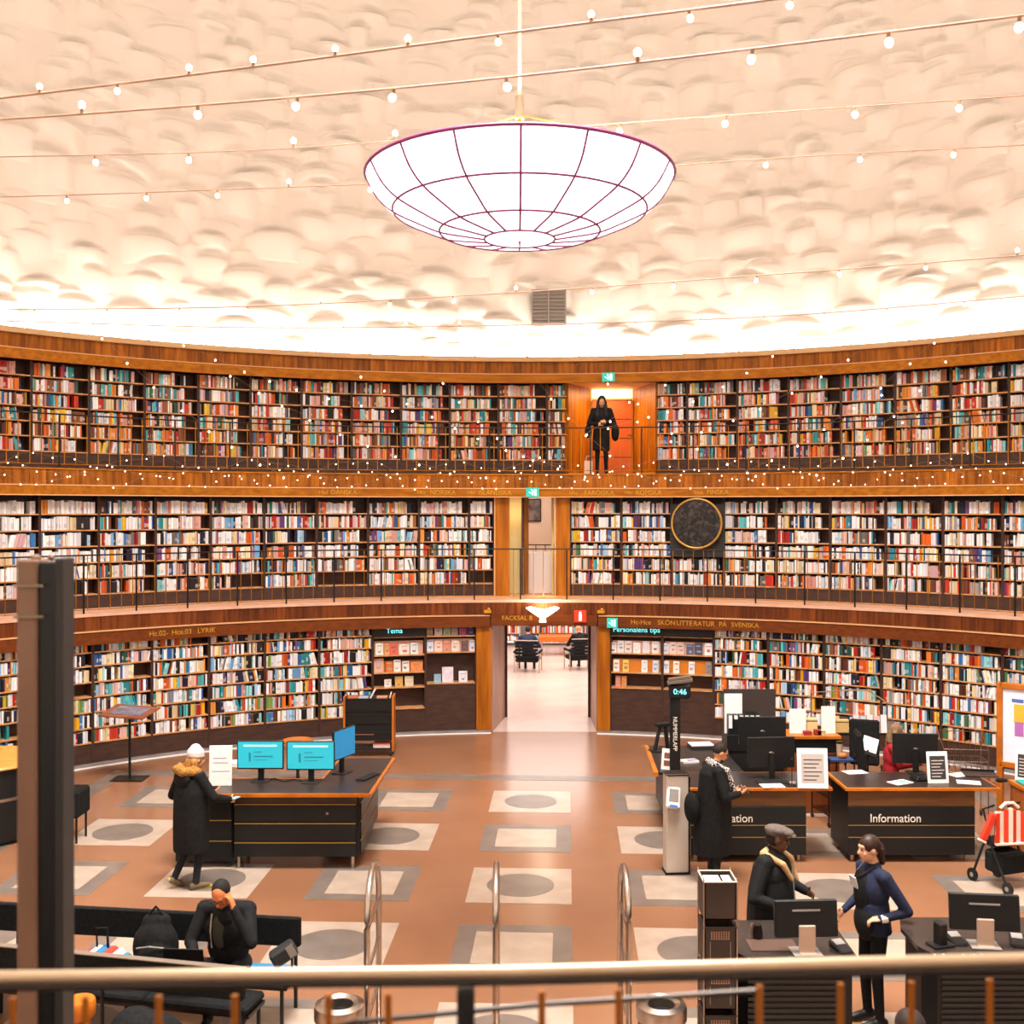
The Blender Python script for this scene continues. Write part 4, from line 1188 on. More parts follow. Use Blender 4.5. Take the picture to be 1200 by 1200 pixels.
# round wooden table behind the monitors
p_ = at(349, 867, .78)
o = thing('round_table', 'small round table with pale wooden top behind the monitors', 'table', (p_.x, p_.y, 0))
mb = MB(); mb.lathe([(0, .74), (.25, .74), (.26, .76), (.25, .785), (0, .785)], 32); mb.build('table_top', ORANGE, o, True)
mb = MB(); mb.tube((0, 0, .02), (0, 0, .74), .03); mb.build('column', STEELD, o)
mb = MB(); mb.lathe([(0, 0), (.2, 0), (.19, .02), (0, .03)], 24); mb.build('foot', STEELD, o, True)

# ------------------------------------------------------------------ reading lectern by the left bookcases
p_ = at(152, 913, 0)
o = thing('lectern', 'tall lectern with flat printed top on a thin black pole', 'lectern', p_)
mb = MB(); mb.bx(-.28, .28, -.2, .2, 0, .02, .004); mb.build('base_plate', STEELD, o)
mb = MB(); mb.tube((0, 0, .02), (0, 0, 1.15), .022); mb.build('pole', BLACKP, o)
Rm = Matrix.Translation((0, 0, 1.17)) @ Matrix.Rotation(math.radians(9), 4, 'X') @ Matrix.Rotation(math.radians(-12), 4, 'Z')
mb = MB(Rm); mb.bx(-.42, .42, -.3, .3, -.015, .015, .005); mb.build('table_top', noisy('lectern_wood', '#9a5a3c', '#84492f', (2, 9, 9), 3, .4), o)
mb = MB(Rm); mb.bx(-.3, .3, -.2, .2, .015, .02); mb.build('printed_panel', noisy('map_print', '#8b8694', '#5c5766', (6, 6, 6), 3, .4), o)

# ------------------------------------------------------------------ black trolley with wooden sides
p_ = at(433, 884, 0)
o = thing('book_trolley', 'black-backed display trolley with orange wooden sides standing before the left bookcases', 'trolley', p_, math.radians(2))
for x_ in (-.46, .46):
    mb = MB(); mb.bx(x_ - .02, x_ + .02, -.2, .25, .09, 1.13, .004); mb.build('side', ORANGE, o)
mb = MB(); mb.bx(-.44, .44, -.19, -.16, .3, 1.1); mb.build('back_panel', BLACK, o)
for z_ in (.14, .45, .78, 1.08):
    mb = MB(); mb.bx(-.44, .44, -.2, .24, z_ - .015, z_ + .015); mb.build('shelf', BLACK, o)
for z_ in (.42, .62, .86):
    mb = MB(); mb.bx(-.44, .1 if z_ == .42 else .44, -.205, -.19, z_ - .008, z_ + .008); mb.build('rail_strip', STEELD if z_ != .42 else mat('rose_strip', '#8a5a50', .5), o)
for x_ in (-.42, .42):
    for y_ in (-.15, .2):
        mb = MB(); mb.tube((x_ - .014, y_, .045), (x_ + .014, y_, .045), .045, n=12); mb.build('caster', BLACKP, o)
for k, (x_, w_, h_, c, nm, lean) in enumerate(((.03, .03, .17, '#e6d8d0', 'white book leaning on top of the black trolley', .5), (-.3, .2, .03, '#b9623c', 'rust book lying on top of the black trolley, by its left side', 0), (.25, .2, .03, '#c98a6a', 'tan book lying on top of the black trolley, by its right side', 0), (-.1, .18, .025, '#a9b4c4', 'grey-blue book lying on top of the black trolley', 0), (.4, .02, .1, '#efe0d2', 'small upright white card at the end of the black trolley', .2))):
    q = thing('book', nm, 'book'); q.matrix_world = Matrix.Translation(p_) @ Matrix.Rotation(math.radians(2), 4, 'Z') @ Matrix.Translation((x_, -.08, 1.096 + (w_ / 2 * math.sin(lean) if lean else 0))) @ Matrix.Rotation(lean, 4, 'Y')
    mb = MB(); mb.bx(-w_ / 2, w_ / 2, -.09, .09, 0, h_, .003); mb.build('cover', mat('tb_' + c.strip('#'), c, .5), q)
    mb = MB(); mb.bx(-w_ / 2 + .004, w_ / 2 - .004, -.085, .092, .004, h_ - .004); mb.build('page_block', WHITEP, q)
for k, c in enumerate(('#d9cfcb', '#c7a49a', '#b2372a')):
    q = thing('book', '%s book lying at the foot of the black trolley' % ['white', 'pinkish', 'red'][k], 'book'); q.location = p_ + Vector((.25, -.05, .156 + k * .032))
    mb = MB(); mb.bx(-.16, .16, -.1, .1, 0, .03, .003); mb.build('cover', mat('tbk%d' % k, c, .5), q)

# ------------------------------------------------------------------ round black counter at the left edge
o = thing('service_counter', 'rounded black service counter with wooden top at the left edge', 'counter', (-7.95, 4.7, 0))
mb = MB(); mb.lathe([(0, 1.06), (.82, 1.06), (.84, 1.08), (.82, 1.11), (0, 1.11)], 40); mb.build('counter_top', noisy('counter_wood', '#d9a04c', '#c98a34', (2, 9, 9), 3, .35), o, True)
mb = MB(); mb.lathe([(.78, .06), (.78, .62), (0, .62)], 40); mb.lathe([(0, .66), (.78, .66), (.78, 1.06)], 40); mb.build('body', BLACK, o, True)
mb = MB(); mb.lathe([(.785, .62), (.79, .64), (.785, .66), (.6, .66), (.6, .62), (.785, .62)], 40); mb.build('steel_band', STEEL, o, True)
mb = MB(); mb.lathe([(0, 0), (.7, 0), (.7, .06), (0, .06)], 40); mb.build('plinth', DARKG, o)
p_ = at(86, 952, .42)
o = thing('stool', 'small black padded block seat beside the round counter', 'stool', (p_.x - .1, p_.y + .1, 0))
mb = MB(); mb.bx(-.22, .22, -.22, .22, .36, .74, .03); mb.build('cushion', BLACKC, o)
for x_ in (-.17, .17):
    for y_ in (-.17, .17):
        mb = MB(); mb.tube((x_, y_, 0), (x_, y_, .37), .016); mb.build('leg', STEELD, o)

# ------------------------------------------------------------------ information desks
FRZ = noisy('brown_frieze', '#6b4420', '#583617', (2, 2, 16), 3, .45)
def info_desk(lab, x0_, x1_, xt, yf, tx):
    o = thing('information_desk', lab, 'desk', ((x0_ + x1_) / 2, yf + .45, 0), 0, 'information desks')
    mb = W(o); mb.bx(x0_ - .05, xt, yf - .05, yf + .85, .96, 1.0, .004); mb.build('edge_band', ORANGE, o)
    mb = W(o); mb.bx(x0_ - .02, xt - .03, yf - .015, yf + .82, 1.0, 1.004); mb.build('desktop', mat('dark_desktop', '#2e2725', .3), o)
    mb = W(o); mb.bx(x0_, x1_, yf + .02, yf + .8, .1, .96); mb.build('carcass', BLACK, o)
    mb = W(o); mb.bx(x0_ + .0, x1_, yf, yf + .02, .75, .96); mb.build('frieze', FRZ, o)
    for z0_, z1_ in ((.1, .33), (.34, .49), (.50, .74)):
        mb = W(o); mb.bx(x0_, x1_, yf - .005, yf + .02, z0_, z1_, .003); d_ = mb.build('front_board', BLACK, o)
        if z1_ < .7: mb = W(o); mb.bx(x0_, x1_, yf - .008, yf + .0, z1_, z1_ + .01); mb.build('gold_line', LINE, d_)
    for x_ in (x0_ + .08, x1_ - .08):
        for y_ in (yf + .1, yf + .7):
            mb = W(o); mb.tube((x_, y_, 0), (x_, y_, .11), .025); mb.build('leg', STEEL, o)
    text_mesh('lettering', 'Information', .155, WHITEL, o, Matrix.Translation((tx - (x0_ + x1_) / 2, -.46, .585)), .003, 'LEFT', .93)
    return o
info_desk('black information desk half hidden by the man in the black coat', 2.03, 3.56, 3.9, 3.475, atd(822, 14.5, 0).x)
info_desk('black information desk in front of the seated woman in red', 4.12, 5.80, 6.12, 3.475, atd(1019, 14.5, 0).x)

monitor('large black monitor seen from behind on the half-hidden information desk', at(903, 912, 1.004), PI + .1, .66, .42, .36, SCREENB, logo=True)
monitor('second black monitor seen from behind, further back by the binders', atd(893, 16.3, 1.06), PI, .7, .42, .33, SCREENB, logo=True)
monitor('black monitor seen from behind in front of the woman in red', at(1072, 905, 1.004), PI - .1, .62, .42, .34, SCREENB, logo=True)
paper_stand('large white framed notice at the end of the half-hidden information desk', at(953, 924, 1.004), math.radians(-3), .40, .52)
paper_stand('white framed notice with dark sheet on the desk of the woman in red', at(1100, 918, 1.004), math.radians(4), .29, .42, True)
keyboard('black keyboard on the half-hidden information desk', at(905, 917, 1.004), 0)
o = thing('computer_mouse', 'pale grey computer mouse next to the large white framed notice', 'mouse', at(929, 919, 1.004)); mb = MB(); mb.ell((0, 0, .02), (.05, .07, .022)); mb.build('shell', GREYP, o, 'all'); mb = MB(); mb.ell((0, .02, .032), (.008, .03, .012)); mb.build('wheel', BLACKP, o)
o = thing('microphone_stand', 'slim black gooseneck microphone beside the notice on the information desk', 'microphone', at(928, 921, 1.004)); mb = MB(); mb.tube((0, 0, 0), (0, 0, .32), .006); mb.build('neck', BLACKP, o); mb = MB(); mb.ell((0, 0, .34), (.014, .014, .03)); mb.build('head', STEELD, o); mb = MB(); mb.lathe([(0, 0), (.06, 0), (.05, .02), (0, .02)], 16); mb.build('base', BLACKP, o)
for k, (px, py, c, nm, rz) in enumerate(((1055, 917, '#7fb0a4', 'white leaflet with green patch on the desk of the woman in red', .5), (1002, 905, '#ddd0c8', 'loose white sheet at the inner corner of the desk of the woman in red', .2), (1125, 908, '#e4dad4', 'white papers beside the dark framed notice', .4), (1135, 917, '#efe7e0', 'white folded sheet near the end of the right information desk', -.3), (905, 921, '#d6cac0', 'small white sheet under the monitor of the half-hidden information desk', .1))):
    o = thing('leaflet', nm, 'leaflet', at(px, py, 1.004), rz); mb = MB(); mb.bx(-.15, .15, -.1, .1, 0, .006); mb.build('sheet', WHITEP, o); mb = MB(); mb.bx(-.02, .11, -.06, .07, .006, .008); mb.build('print', mat('leaf%d' % k, c, .6), o)
# phone and pen pot
o = thing('desk_phone', 'black desk phone on the desk of the woman in red', 'phone', at(1078, 914, 1.004), .2); mb = MB(); mb.bx(-.1, .1, -.1, .1, 0, .04, .01); mb.build('body', BLACKP, o); mb = MB(); mb.bx(-.09, -.04, -.1, .1, .04, .07, .01); mb.build('handset', BLACKP, o)
o = thing('desk_tray', 'dark flat tray with papers beside the wire basket', 'tray', at(1148, 908, 1.004), -.2); mb = MB(); mb.bx(-.22, .22, -.14, .14, 0, .02, .004); mb.build('tray_base', mat('brown_tray', '#3a2c28', .5), o); mb = MB(); mb.bx(-.22, .22, .12, .14, .02, .05); mb.build('tray_rim', BLACKP, o)
o = thing('key_bunch', 'bunch of dark cloth and keys at the corner of the right information desk', 'keys', at(1172, 917, 1.004)); mb = MB(); mb.ell((0, 0, .03), (.06, .05, .03)); mb.ell((.06, .02, .025), (.05, .04, .025)); mb.build('pouch', BLACKC, o); mb = MB(); mb.path([(-.08, 0, .03), (-.1, 0, .045), (-.12, 0, .03), (-.1, 0, .015), (-.08, 0, .03)], .005); mb.build('ring', STEEL, o)

# wire basket trolley behind the right desk
p_ = atd(1128, 16.6, 0)
o = thing('wire_basket_trolley', 'silver wire basket trolley behind the right information desk', 'trolley', p_, math.radians(-8))
for x_ in (-.32, .32):
    for y_ in (-.2, .2):
        mb = MB(); mb.tube((x_, y_, .05), (x_, y_, 1.08 if y_ < 0 else 1.28), .010); mb.build('upright', STEEL, o)
for k in range(9):
    mb = MB(); x_ = -.32 + k * .08; mb.path([(x_, -.2, 1.08), (x_, -.2, .74), (x_, .2, .74), (x_, .2, 1.28)], .005, 5); mb.build('wire', STEEL, o)
for z_ in (.74, .9, 1.08):
    mb = MB(); mb.path([(-.32, -.2, z_), (.32, -.2, z_), (.32, .2, z_ if z_ < 1 else 1.28), (-.32, .2, z_ if z_ < 1 else 1.28), (-.32, -.2, z_)], .006, 5); mb.build('wire', STEEL, o)
for x_ in (-.32, .32):
    for y_ in (-.2, .2):
        mb = MB(); mb.tube((x_ - .012, y_, .04), (x_ + .012, y_, .04), .04, n=10); mb.build('caster', BLACKP, o)

# side desk at the left of the information area, with its things
o = thing('side_desk', 'dark side desk with orange wooden end behind the ticket pillar', 'desk', (2.4, 5.7, 0))
mb = W(o); mb.prism([(1.74, 4.72), (3.0, 4.72), (3.0, 6.5), (1.82, 6.5)], .86, .9); mb.build('desktop', mat('dark_desktop', '#2e2725', .3), o)
mb = W(o); mb.prism([(1.70, 4.70), (1.76, 4.70), (1.84, 6.52), (1.78, 6.52)], .84, .905); mb.build('edge_band', ORANGE, o)
mb = W(o); mb.bx(1.95, 2.95, 4.8, 6.4, .1, .86); mb.build('carcass', BLACK, o)
for x_, y_ in ((2.0, 4.85), (2.9, 4.85), (2.0, 6.35), (2.9, 6.35)):
    mb = W(o); mb.tube((x_, y_, 0), (x_, y_, .1), .025); mb.build('leg', STEEL, o)
o = thing('scanner_stand', 'black folding scanner stand on the side desk', 'scanner', at(775, 880, .9), .4)
mb = MB(); mb.tube((-.12, 0, .02), (-.02, 0, .4), .03); mb.tube((.12, 0, .02), (.06, 0, .42), .035); mb.build('leg', BLACKP, o); mb = MB(); mb.bx(-.1, .14, -.05, .05, .38, .44, .01); mb.build('head', BLACKP, o); mb = MB(); mb.bx(-.18, .18, -.1, .1, 0, .02); mb.build('base', BLACKP, o)
o = thing('magazine', 'white magazine with colour photos standing on the side desk', 'magazine', at(782, 902, .9), -.5)
mb = MB(Matrix.Rotation(-.2, 4, 'X')); mb.bx(-.1, .1, 0, .01, 0, .3); mb.build('cover', WHITEP, o); mb = MB(Matrix.Rotation(-.2, 4, 'X')); mb.bx(-.06, .05, -.003, 0, .05, .13); mb.bx(-.06, .05, -.003, 0, .16, .24); mb.build('photo', mat('mag_photo', '#7a4a40', .6), o)
o = thing('flyer_box', 'white and violet flyers lying by the man in the black coat', 'flyers', at(808, 893, .9), .3); mb = MB(); mb.bx(-.12, .12, -.08, .08, 0, .03); mb.build('flyer', WHITEP, o); mb = MB(); mb.bx(-.05, .1, -.06, .03, .03, .034); mb.build('print', mat('violet_print', '#7a76a8', .6), o)
o = thing('document_tray', 'grey document tray with white sheets on the side desk', 'tray', at(822, 876, .9), .1); mb = MB(); mb.bx(-.2, .2, -.14, .14, 0, .05, .006); mb.build('tray_base', DARKG, o); mb = MB(); mb.bx(-.19, .17, -.13, .13, .05, .065); mb.build('sheets', WHITEP, o)
# ticket pillar and number sign
p_ = at(792, 1022, 0)
o = thing('ticket_pillar', 'pale grey queue-ticket pillar with a small tilted terminal', 'pillar', p_, math.radians(4))
mb = MB(); mb.bx(-.145, .145, -.1, .12, .02, 1.27, .012); mb.build('body', noisy('pillar_grey', '#cfc0b2', '#c4b4a6', (2, 2, 2), 2, .45), o)
mb = MB(); mb.bx(.145, .17, -.08, .13, 0.0, 1.25, .004); mb.build('side_panel', STEELD, o)
mb = MB(); mb.bx(-.15, .15, -.11, .13, 1.27, 1.29, .006); mb.build('cap', STEELD, o)
mb = MB(); mb.bx(-.16, .16, -.12, .14, 0, .02); mb.build('foot', STEELD, o)
Rm = Matrix.Translation((-.06, -.13, 1.0)) @ Matrix.Rotation(math.radians(-25), 4, 'X') @ Matrix.Rotation(math.radians(8), 4, 'Y')
mb = MB(Rm); mb.bx(-.09, .09, -.03, .05, -.14, .14, .02); t_ = mb.build('terminal', WHITEP, o)
mb = MB(Rm); mb.bx(-.06, .06, -.034, -.03, -.06, .1); mb.build('terminal_screen', GREYP, t_)
mb = MB(Rm); mb.bx(-.05, .05, -.036, -.03, -.13, -.1); mb.build('ticket_slot', mat('blue_slot', '#3a78b8', .5), t_)
p_ = atd(791, 15.55, 0)
o = thing('number_sign', 'tall black post carrying a queue number display with cyan digits', 'sign', p_, math.radians(-8))
mb = MB(); mb.bx(-.075, .075, -.03, .05, .02, 2.0, .006); mb.build('post', BLACKP, o)
mb = MB(); mb.bx(-.12, .12, -.12, .12, 0, .02); mb.build('foot', STEELD, o)
mb = MB(); mb.bx(-.09, .22, -.06, .08, 2.0, 2.2, .02); h_ = mb.build('display_box', BLACKP, o)
text_mesh('digits', '0:46', .11, CY, h_, Matrix.Translation((.07, -.065, 2.1)), .002)
mb = MB(Matrix.Translation((.05, 0, 2.24)) @ Matrix.Rotation(-.15, 4, 'Y')); mb.bx(-.16, .2, -.08, .08, -.02, .02, .004); mb.bx(-.14, .18, -.06, .06, .03, .06); mb.build('top_tray', mat('tray_brown', '#6a584c', .5), o)
text_mesh('lettering', 'NUMMERLAPP', .085, WHITEL, o, Matrix.Translation((.0, -.034, 1.5)) @ Matrix.Rotation(PI / 2, 4, 'Y'), .002, 'CENTER', .9)

# back-office: binders, cabinets and wooden counters behind the information desks
p_ = atd(888, 17.2, 0)
o = thing('binder_cabinet', 'black cabinet with binders behind the half-hidden information desk', 'cabinet', p_)
mb = MB(); mb.bx(-.52, .34, -.2, .25, 0, 1.18, .006); mb.build('body', BLACK, o)
mb = MB(); mb.bx(-.5, .33, .2, .25, 1.18, 1.82); mb.build('screen_panel', mat('brown_screen', '#3a2e28', .6), o)
mb = MB(); mb.bx(-.5, .33, -.215, -.2, .92, .94); mb.bx(-.5, .33, -.215, -.2, .62, .64); mb.build('door_gap', STEELD, o)
mb = MB(); mb.tube((-.1, -.23, .78), (.06, -.23, .78), .01); mb.build('handle', STEEL, o)
for k in range(6):
    q = thing('binder', 'black ring binder with white label, %s from left on the black cabinet' % nth(k), 'binder', p_ + Vector((-.47 + k * .085, -.1, 1.181)), 0, 'ring binders on the black cabinet')
    mb = MB(); mb.bx(-.038, .038, -.1, .18, 0, .31, .003); mb.build('cover', BLACKP, q)
    mb = MB(); mb.bx(-.028, .028, -.103, -.1, .24 if k else .1, .3); mb.build('label_slip', WHITEP, q)
o = thing('paper_bags', 'crumpled white and tan packages on the black cabinet', 'package', p_ + Vector((.14, -.02, 1.181)))
mb = MB(); mb.ell((0, 0, .1), (.1, .1, .11)); mb.build('white_wrap', mat('pinkish_wrap', '#cfae9e', .7), o, 'all'); mb = MB(); mb.ell((.13, .02, .12), (.06, .1, .13)); mb.build('tan_wrap', mat('tan_wrap', '#a8745a', .7), o, 'all')
o = paper_stand('blank white sheet on a stand behind the man in the black coat', atd(861, 17.0, 1.181) + Vector((0, .1, .0)), 0, .28, .62, blank=True, lean=.02)
for px, w_, h_, z_, nm in ((935, .26, .38, 1.2, 'blank white sheet standing at the left of the wooden counter'), (971, .22, .42, 1.2, 'tall blank white sheet standing at the right of the wooden counter')):
    paper_stand(nm, atd(px, 17.0, z_), 0, w_, h_, blank=True, lean=.03)
o = thing('wooden_counter', 'wooden counter with orange top behind the large framed notice', 'counter', atd(950, 17.0, 0))
mb = MB(); mb.bx(-.42, .42, -.2, .35, 1.15, 1.2, .005); mb.build('counter_top', ORANGE, o)
mb = MB(); mb.bx(-.4, .4, -.15, .3, .93, 1.15); mb.build('recess', BLACK, o)
mb = MB(); mb.bx(-.4, .4, -.16, .3, .0, .93); mb.build('front', noisy('counter_front', '#84421c', '#6d3414', (8, 8, 1), 3, .45), o)
for k, (px, w_, h_, c, nm) in enumerate(((948, .24, .22, '#d8c088', 'tan box file on the wooden counter'), (958, .1, .08, '#8f2420', 'red holder on the wooden counter'), (946, .12, .06, '#9c2d28', 'dark red box in front of the tan box file'), (962, .12, .07, '#c9a878', 'small beige box on the wooden counter'), (984, .26, .2, '#caa66a', 'ochre box file at the end of the wooden counter'))):
    q = thing('desk_box', nm, 'box', atd(px, 17.0 + (.1 if k in (0, 4) else -.1), 1.201 if k < 4 else 1.201)); mb = MB(); mb.bx(-w_ / 2, w_ / 2, -.05, .05, 0, h_, .004); mb.build('body', mat('dbox%d' % k, c, .6), q); mb = MB(); mb.bx(-w_ / 2, w_ / 2, -.052, .052, h_ * .8, h_ * .86); mb.build('lid_seam', DARKG, q)
# office chair and shelf trolley between the desks
def office_chair(lab, p, rz, mt=BLACKC, up=0.0):
    o = thing('office_chair', lab, 'chair', p, rz)
    mb = MB(); mb.bx(-.24, .24, -.22, .24, .44 + up, .53 + up, .03); mb.build('seat', mt, o)
    mb = MB(Matrix.Translation((0, -.28, .6 + up)) @ Matrix.Rotation(.12, 4, 'X')); mb.bx(-.23, .23, -.04, .04, 0, .72, .03); mb.build('backrest', mt, o)
    mb = MB(); mb.tube((0, 0, .1), (0, 0, .45 + up), .03); mb.build('gas_lift', STEELD, o)
    for k in range(5):
        t = 2 * PI * k / 5
        mb = MB(); mb.tube((0, 0, .12), (.28 * math.cos(t), .28 * math.sin(t), .07), .022, .015); mb.tube((.28 * math.cos(t), .28 * math.sin(t), .03), (.28 * math.cos(t) + .02, .28 * math.sin(t), .03), .03); mb.build('base_arm', BLACKP, o)
    for x_ in (-.27, .27):
        mb = MB(); mb.path([(x_, .0, .48 + up), (x_, .0, .68 + up), (x_, .18, .69 + up)], .018); mb.build('armrest', BLACKP, o)
    return o
office_chair('black office chair of the woman in red', atd(1036, 15.75, 0), math.radians(-100), up=.16)
office_chair('empty black high-backed chair behind the wooden counter', atd(1012, 17.2, 0), math.radians(160))
p_ = atd(976, 16.4, 0)
o = thing('shelf_trolley', 'dark wire shelf trolley standing between the two information desks', 'trolley', p_, math.radians(10))
for x_ in (-.2, .2):
    for y_ in (-.28, .28):
        mb = MB(); mb.tube((x_, y_, .06), (x_, y_, 1.02), .012); mb.build('upright', STEELD, o)
        mb = MB(); mb.tube((x_ - .01, y_, .04), (x_ + .01, y_, .04), .04, n=10); mb.build('caster', BLACKP, o)
for z_ in (.16, .42, .68, .94):
    mb = MB()
    for k in range(8): mb.bx(-.2, .2, -.28 + k * .08 - .006, -.28 + k * .08 + .006, z_, z_ + .01)
    mb.bx(-.2, -.19, -.28, .28, z_, z_ + .015); mb.bx(.19, .2, -.28, .28, z_, z_ + .015); mb.build('wire_shelf', STEELD, o)
o = thing('blue_folder', 'blue folder on top of the dark wire trolley', 'folder', p_ + Vector((.05, -.15, .956))); mb = MB(); mb.bx(-.15, .2, -.11, .11, 0, .03, .004); mb.build('cover', mat('navy_folder', '#23406e', .5), o); mb = MB(); mb.ell((.05, 0, .07), (.07, .05, .045)); mb.build('orange_cloth', mat('orange_cloth', '#d0743a', .7), o, 'all')
o = thing('coffee_cup', 'tall beige cup standing beside the blue folder', 'cup', p_ + Vector((.13, .1, .956))); mb = MB(); mb.lathe([(0, 0), (.04, 0), (.05, .22), (0, .22)], 16); mb.build('cup', mat('beige_cup', '#b59a80', .6), o, True); mb = MB(); mb.lathe([(.052, .2), (.054, .225), (0, .23)], 16); mb.build('lid', STEELD, o, True)
o = thing('brochure_holder', 'leaning white brochure in a black holder between the desks', 'brochure', atd(1017, 16.3, 0))
mb = MB(); mb.tube((0, 0, .02), (0, 0, 1.1), .015); mb.build('pole', BLACKP, o); mb = MB(); mb.bx(-.15, .15, -.15, .15, 0, .02); mb.build('foot', BLACKP, o)
Rm = Matrix.Translation((0, -.02, 1.05)) @ Matrix.Rotation(-.5, 4, 'X') @ Matrix.Rotation(.35, 4, 'Y'); mb = MB(Rm); mb.bx(-.11, .11, 0, .01, 0, .26); mb.build('sheet', WHITEP, o); mb = MB(Rm); mb.bx(-.12, .12, -.03, .03, -.03, .02); mb.build('ledge', BLACKP, o)
# magazine rack with a steel arch behind
o = thing('magazine_rack', 'steel arched magazine rack with white and grey covers in front of the bookcases', 'rack', atd(1010, 18.3, 0))
mb = MB(); mb.path([(-.85, 0, .05), (-.85, 0, 1.62), (-.2, 0, 1.66), (.1, 0, 1.66), (.42, 0, 1.45), (.42, 0, .05)], .014); mb.build('arch', STEEL, o)
mb = MB(); mb.bx(-.84, .4, -.03, .03, .9, .94); mb.build('shelf', BLACK, o)
for k in range(5):
    mb = MB(Matrix.Translation((-.1 + k * .115, -.04, .95)) @ Matrix.Rotation(-.12, 4, 'X')); mb.bx(-.05, .05, 0, .01, 0, .3 - .02 * (k % 2)); mb.build('magazine_cover', mat('mag%d' % k, ['#d9cdd4', '#b9c4d0', '#e6dada', '#d7b8b0', '#efe4e4'][k], .5), o)

# ------------------------------------------------------------------ illuminated board, garment and walker at the right edge
p_ = atd(1172, 15.6, 0) + Vector((.4, -.36, 0))
o = thing('poster_board', 'wooden framed poster board with faint coloured drawings at the right edge', 'poster board', p_, math.radians(-42))
mb = MB()
for x_ in (-.54, .54): mb.bx(x_ - .04, x_ + .04, -.03, .05, .0, 2.22, .005)
mb.build('post', ORANGE, o)
mb = MB(); mb.bx(-.54, .54, -.03, .05, 2.14, 2.22, .005); mb.bx(-.54, .54, -.03, .05, 1.02, 1.1, .005); mb.build('frame_rail', ORANGE, o)
mb = MB(); mb.bx(-.5, .5, 0, .02, 1.1, 2.14); mb.build('poster', mat('poster_white', '#e9e4f0', .5), o)
for k, (x_, z_, w_, h_, c) in enumerate(((-.28, 1.8, .14, .26, '#d8b13a'), (-.28, 1.58, .12, .2, '#b06ab0'), (-.05, 1.66, .1, .3, '#3aa9b8'), (.18, 2.02, .12, .24, '#c9475e'), (-.3, 1.98, .16, .05, '#5a6aa8'), (.2, 1.72, .16, .16, '#7aa85a'))):
    mb = MB(); mb.bx(x_ - w_ / 2, x_ + w_ / 2, -.003, 0, z_ - h_ / 2, z_ + h_ / 2); mb.build('drawing', mat('drw%d' % k, c, .6), o)
paper_stand('narrow dark notice in a white frame near the wooden poster board', atd(1189, 14.55, 1.05) + Vector((.15,.02,0)), math.radians(-40), .26, .42, True, lean=.05)
o = thing('wooden_box', 'tall wooden display box with teal cloth at the right edge', 'box', atd(1190, 14.5, 0) + Vector((.38, 0, 0)), 0)
mb = MB(); mb.bx(-.36, .36, -.2, .2, .06, 1.0, .006); mb.build('body', noisy('box_wood', '#a25a24', '#8a4818', (9, 9, 1), 3, .45), o); mb = MB(); mb.bx(-.38, .38, -.22, .22, 1.0, 1.05, .005); mb.build('lid', ORANGE, o); mb = MB(); mb.bx(-.34, -.1, -.18, .1, 1.05, 1.08, .01); mb.build('cloth', mat('teal_cloth', '#2f9a94', .8), o); mb = MB(); mb.bx(-.38, .38, -.22, .22, 0, .06); mb.build('plinth', ORANGE, o)
p_ = atd(1174, 13.6, 0)
o = thing('walker_frame', 'black wheeled walking frame parked beside the right information desk', 'walker', p_, math.radians(20))
for x_ in (-.2, .2):
    mb = MB(); mb.path([(x_, -.3, .08), (x_, -.05, .5), (x_, .1, .95), (x_, -.08, 1.04)], .016); mb.build('side_tube', BLACKP, o)
    mb = MB(); mb.path([(x_, .28, .08), (x_, .1, .5), (x_, .02, .6)], .016); mb.build('rear_tube', BLACKP, o)
    for y_ in (-.3, .28):
        mb = MB(); mb.tube((x_ - .015, y_, .08), (x_ + .015, y_, .08), .08, n=16); w_ = mb.build('wheel', BLACKP, o); mb = MB(); mb.tube((x_ - .018, y_, .08), (x_ + .018, y_, .08), .03, n=10); mb.build('hub', GREYP, w_)
mb = MB(); mb.bx(-.2, .2, -.12, .18, .52, .58, .01); mb.build('seat', BLACKC, o)
mb = MB(); mb.bx(-.2, .2, -.2, .1, .2, .46, .03); mb.build('bag', BLACKC, o)
STR = mat('garment_red', '#d8381c', .8); STW = mat('garment_white', '#efd9c8', .8)
o = thing('striped_vest', 'red and white striped vest hanging over the walking frame', 'vest', p_ + Vector((-.02, -.25, .62)), math.radians(8))
for k in range(7):
    x0_, x1_ = -.19 + k * .055, -.19 + (k + 1) * .055
    mb = MB(); mb.prism([(x0_, -.02 - .012 * math.cos(k * 1.7)), (x1_, -.02 - .012 * math.cos((k + 1) * 1.7)), (x1_, .012), (x0_, .012)], 0, .42 - .06 * abs(k - 3) / 3); mb.build('stripe', STR if k % 2 == 0 else STW, o)
mb = MB(); mb.prism([(-.19, -.02), (-.15, -.02), (-.15, .01), (-.19, .01)], .1, .38); mb.build('edge_trim', STW, o)
mb = MB(Matrix.Translation((-.2, 0, .36)) @ Matrix.Rotation(.45, 4, 'Y')); mb.bx(-.05, .05, -.03, .03, -.36, 0, .02); mb.build('sleeve', STR, o)
mb = MB(Matrix.Translation((-.2, 0, .36)) @ Matrix.Rotation(.45, 4, 'Y')); mb.bx(-.052, .052, -.032, .032, -.38, -.35, .01); mb.build('cuff', STW, o)
mb = MB(); mb.bx(-.19, .19, -.035, .015, -.03, .0, .005); mb.build('hem', STW, o)
mb = MB(); mb.path([(-.12, 0, .42), (-.05, 0, .48), (.05, 0, .48), (.12, 0, .42)], .02); mb.build('collar', STW, o)

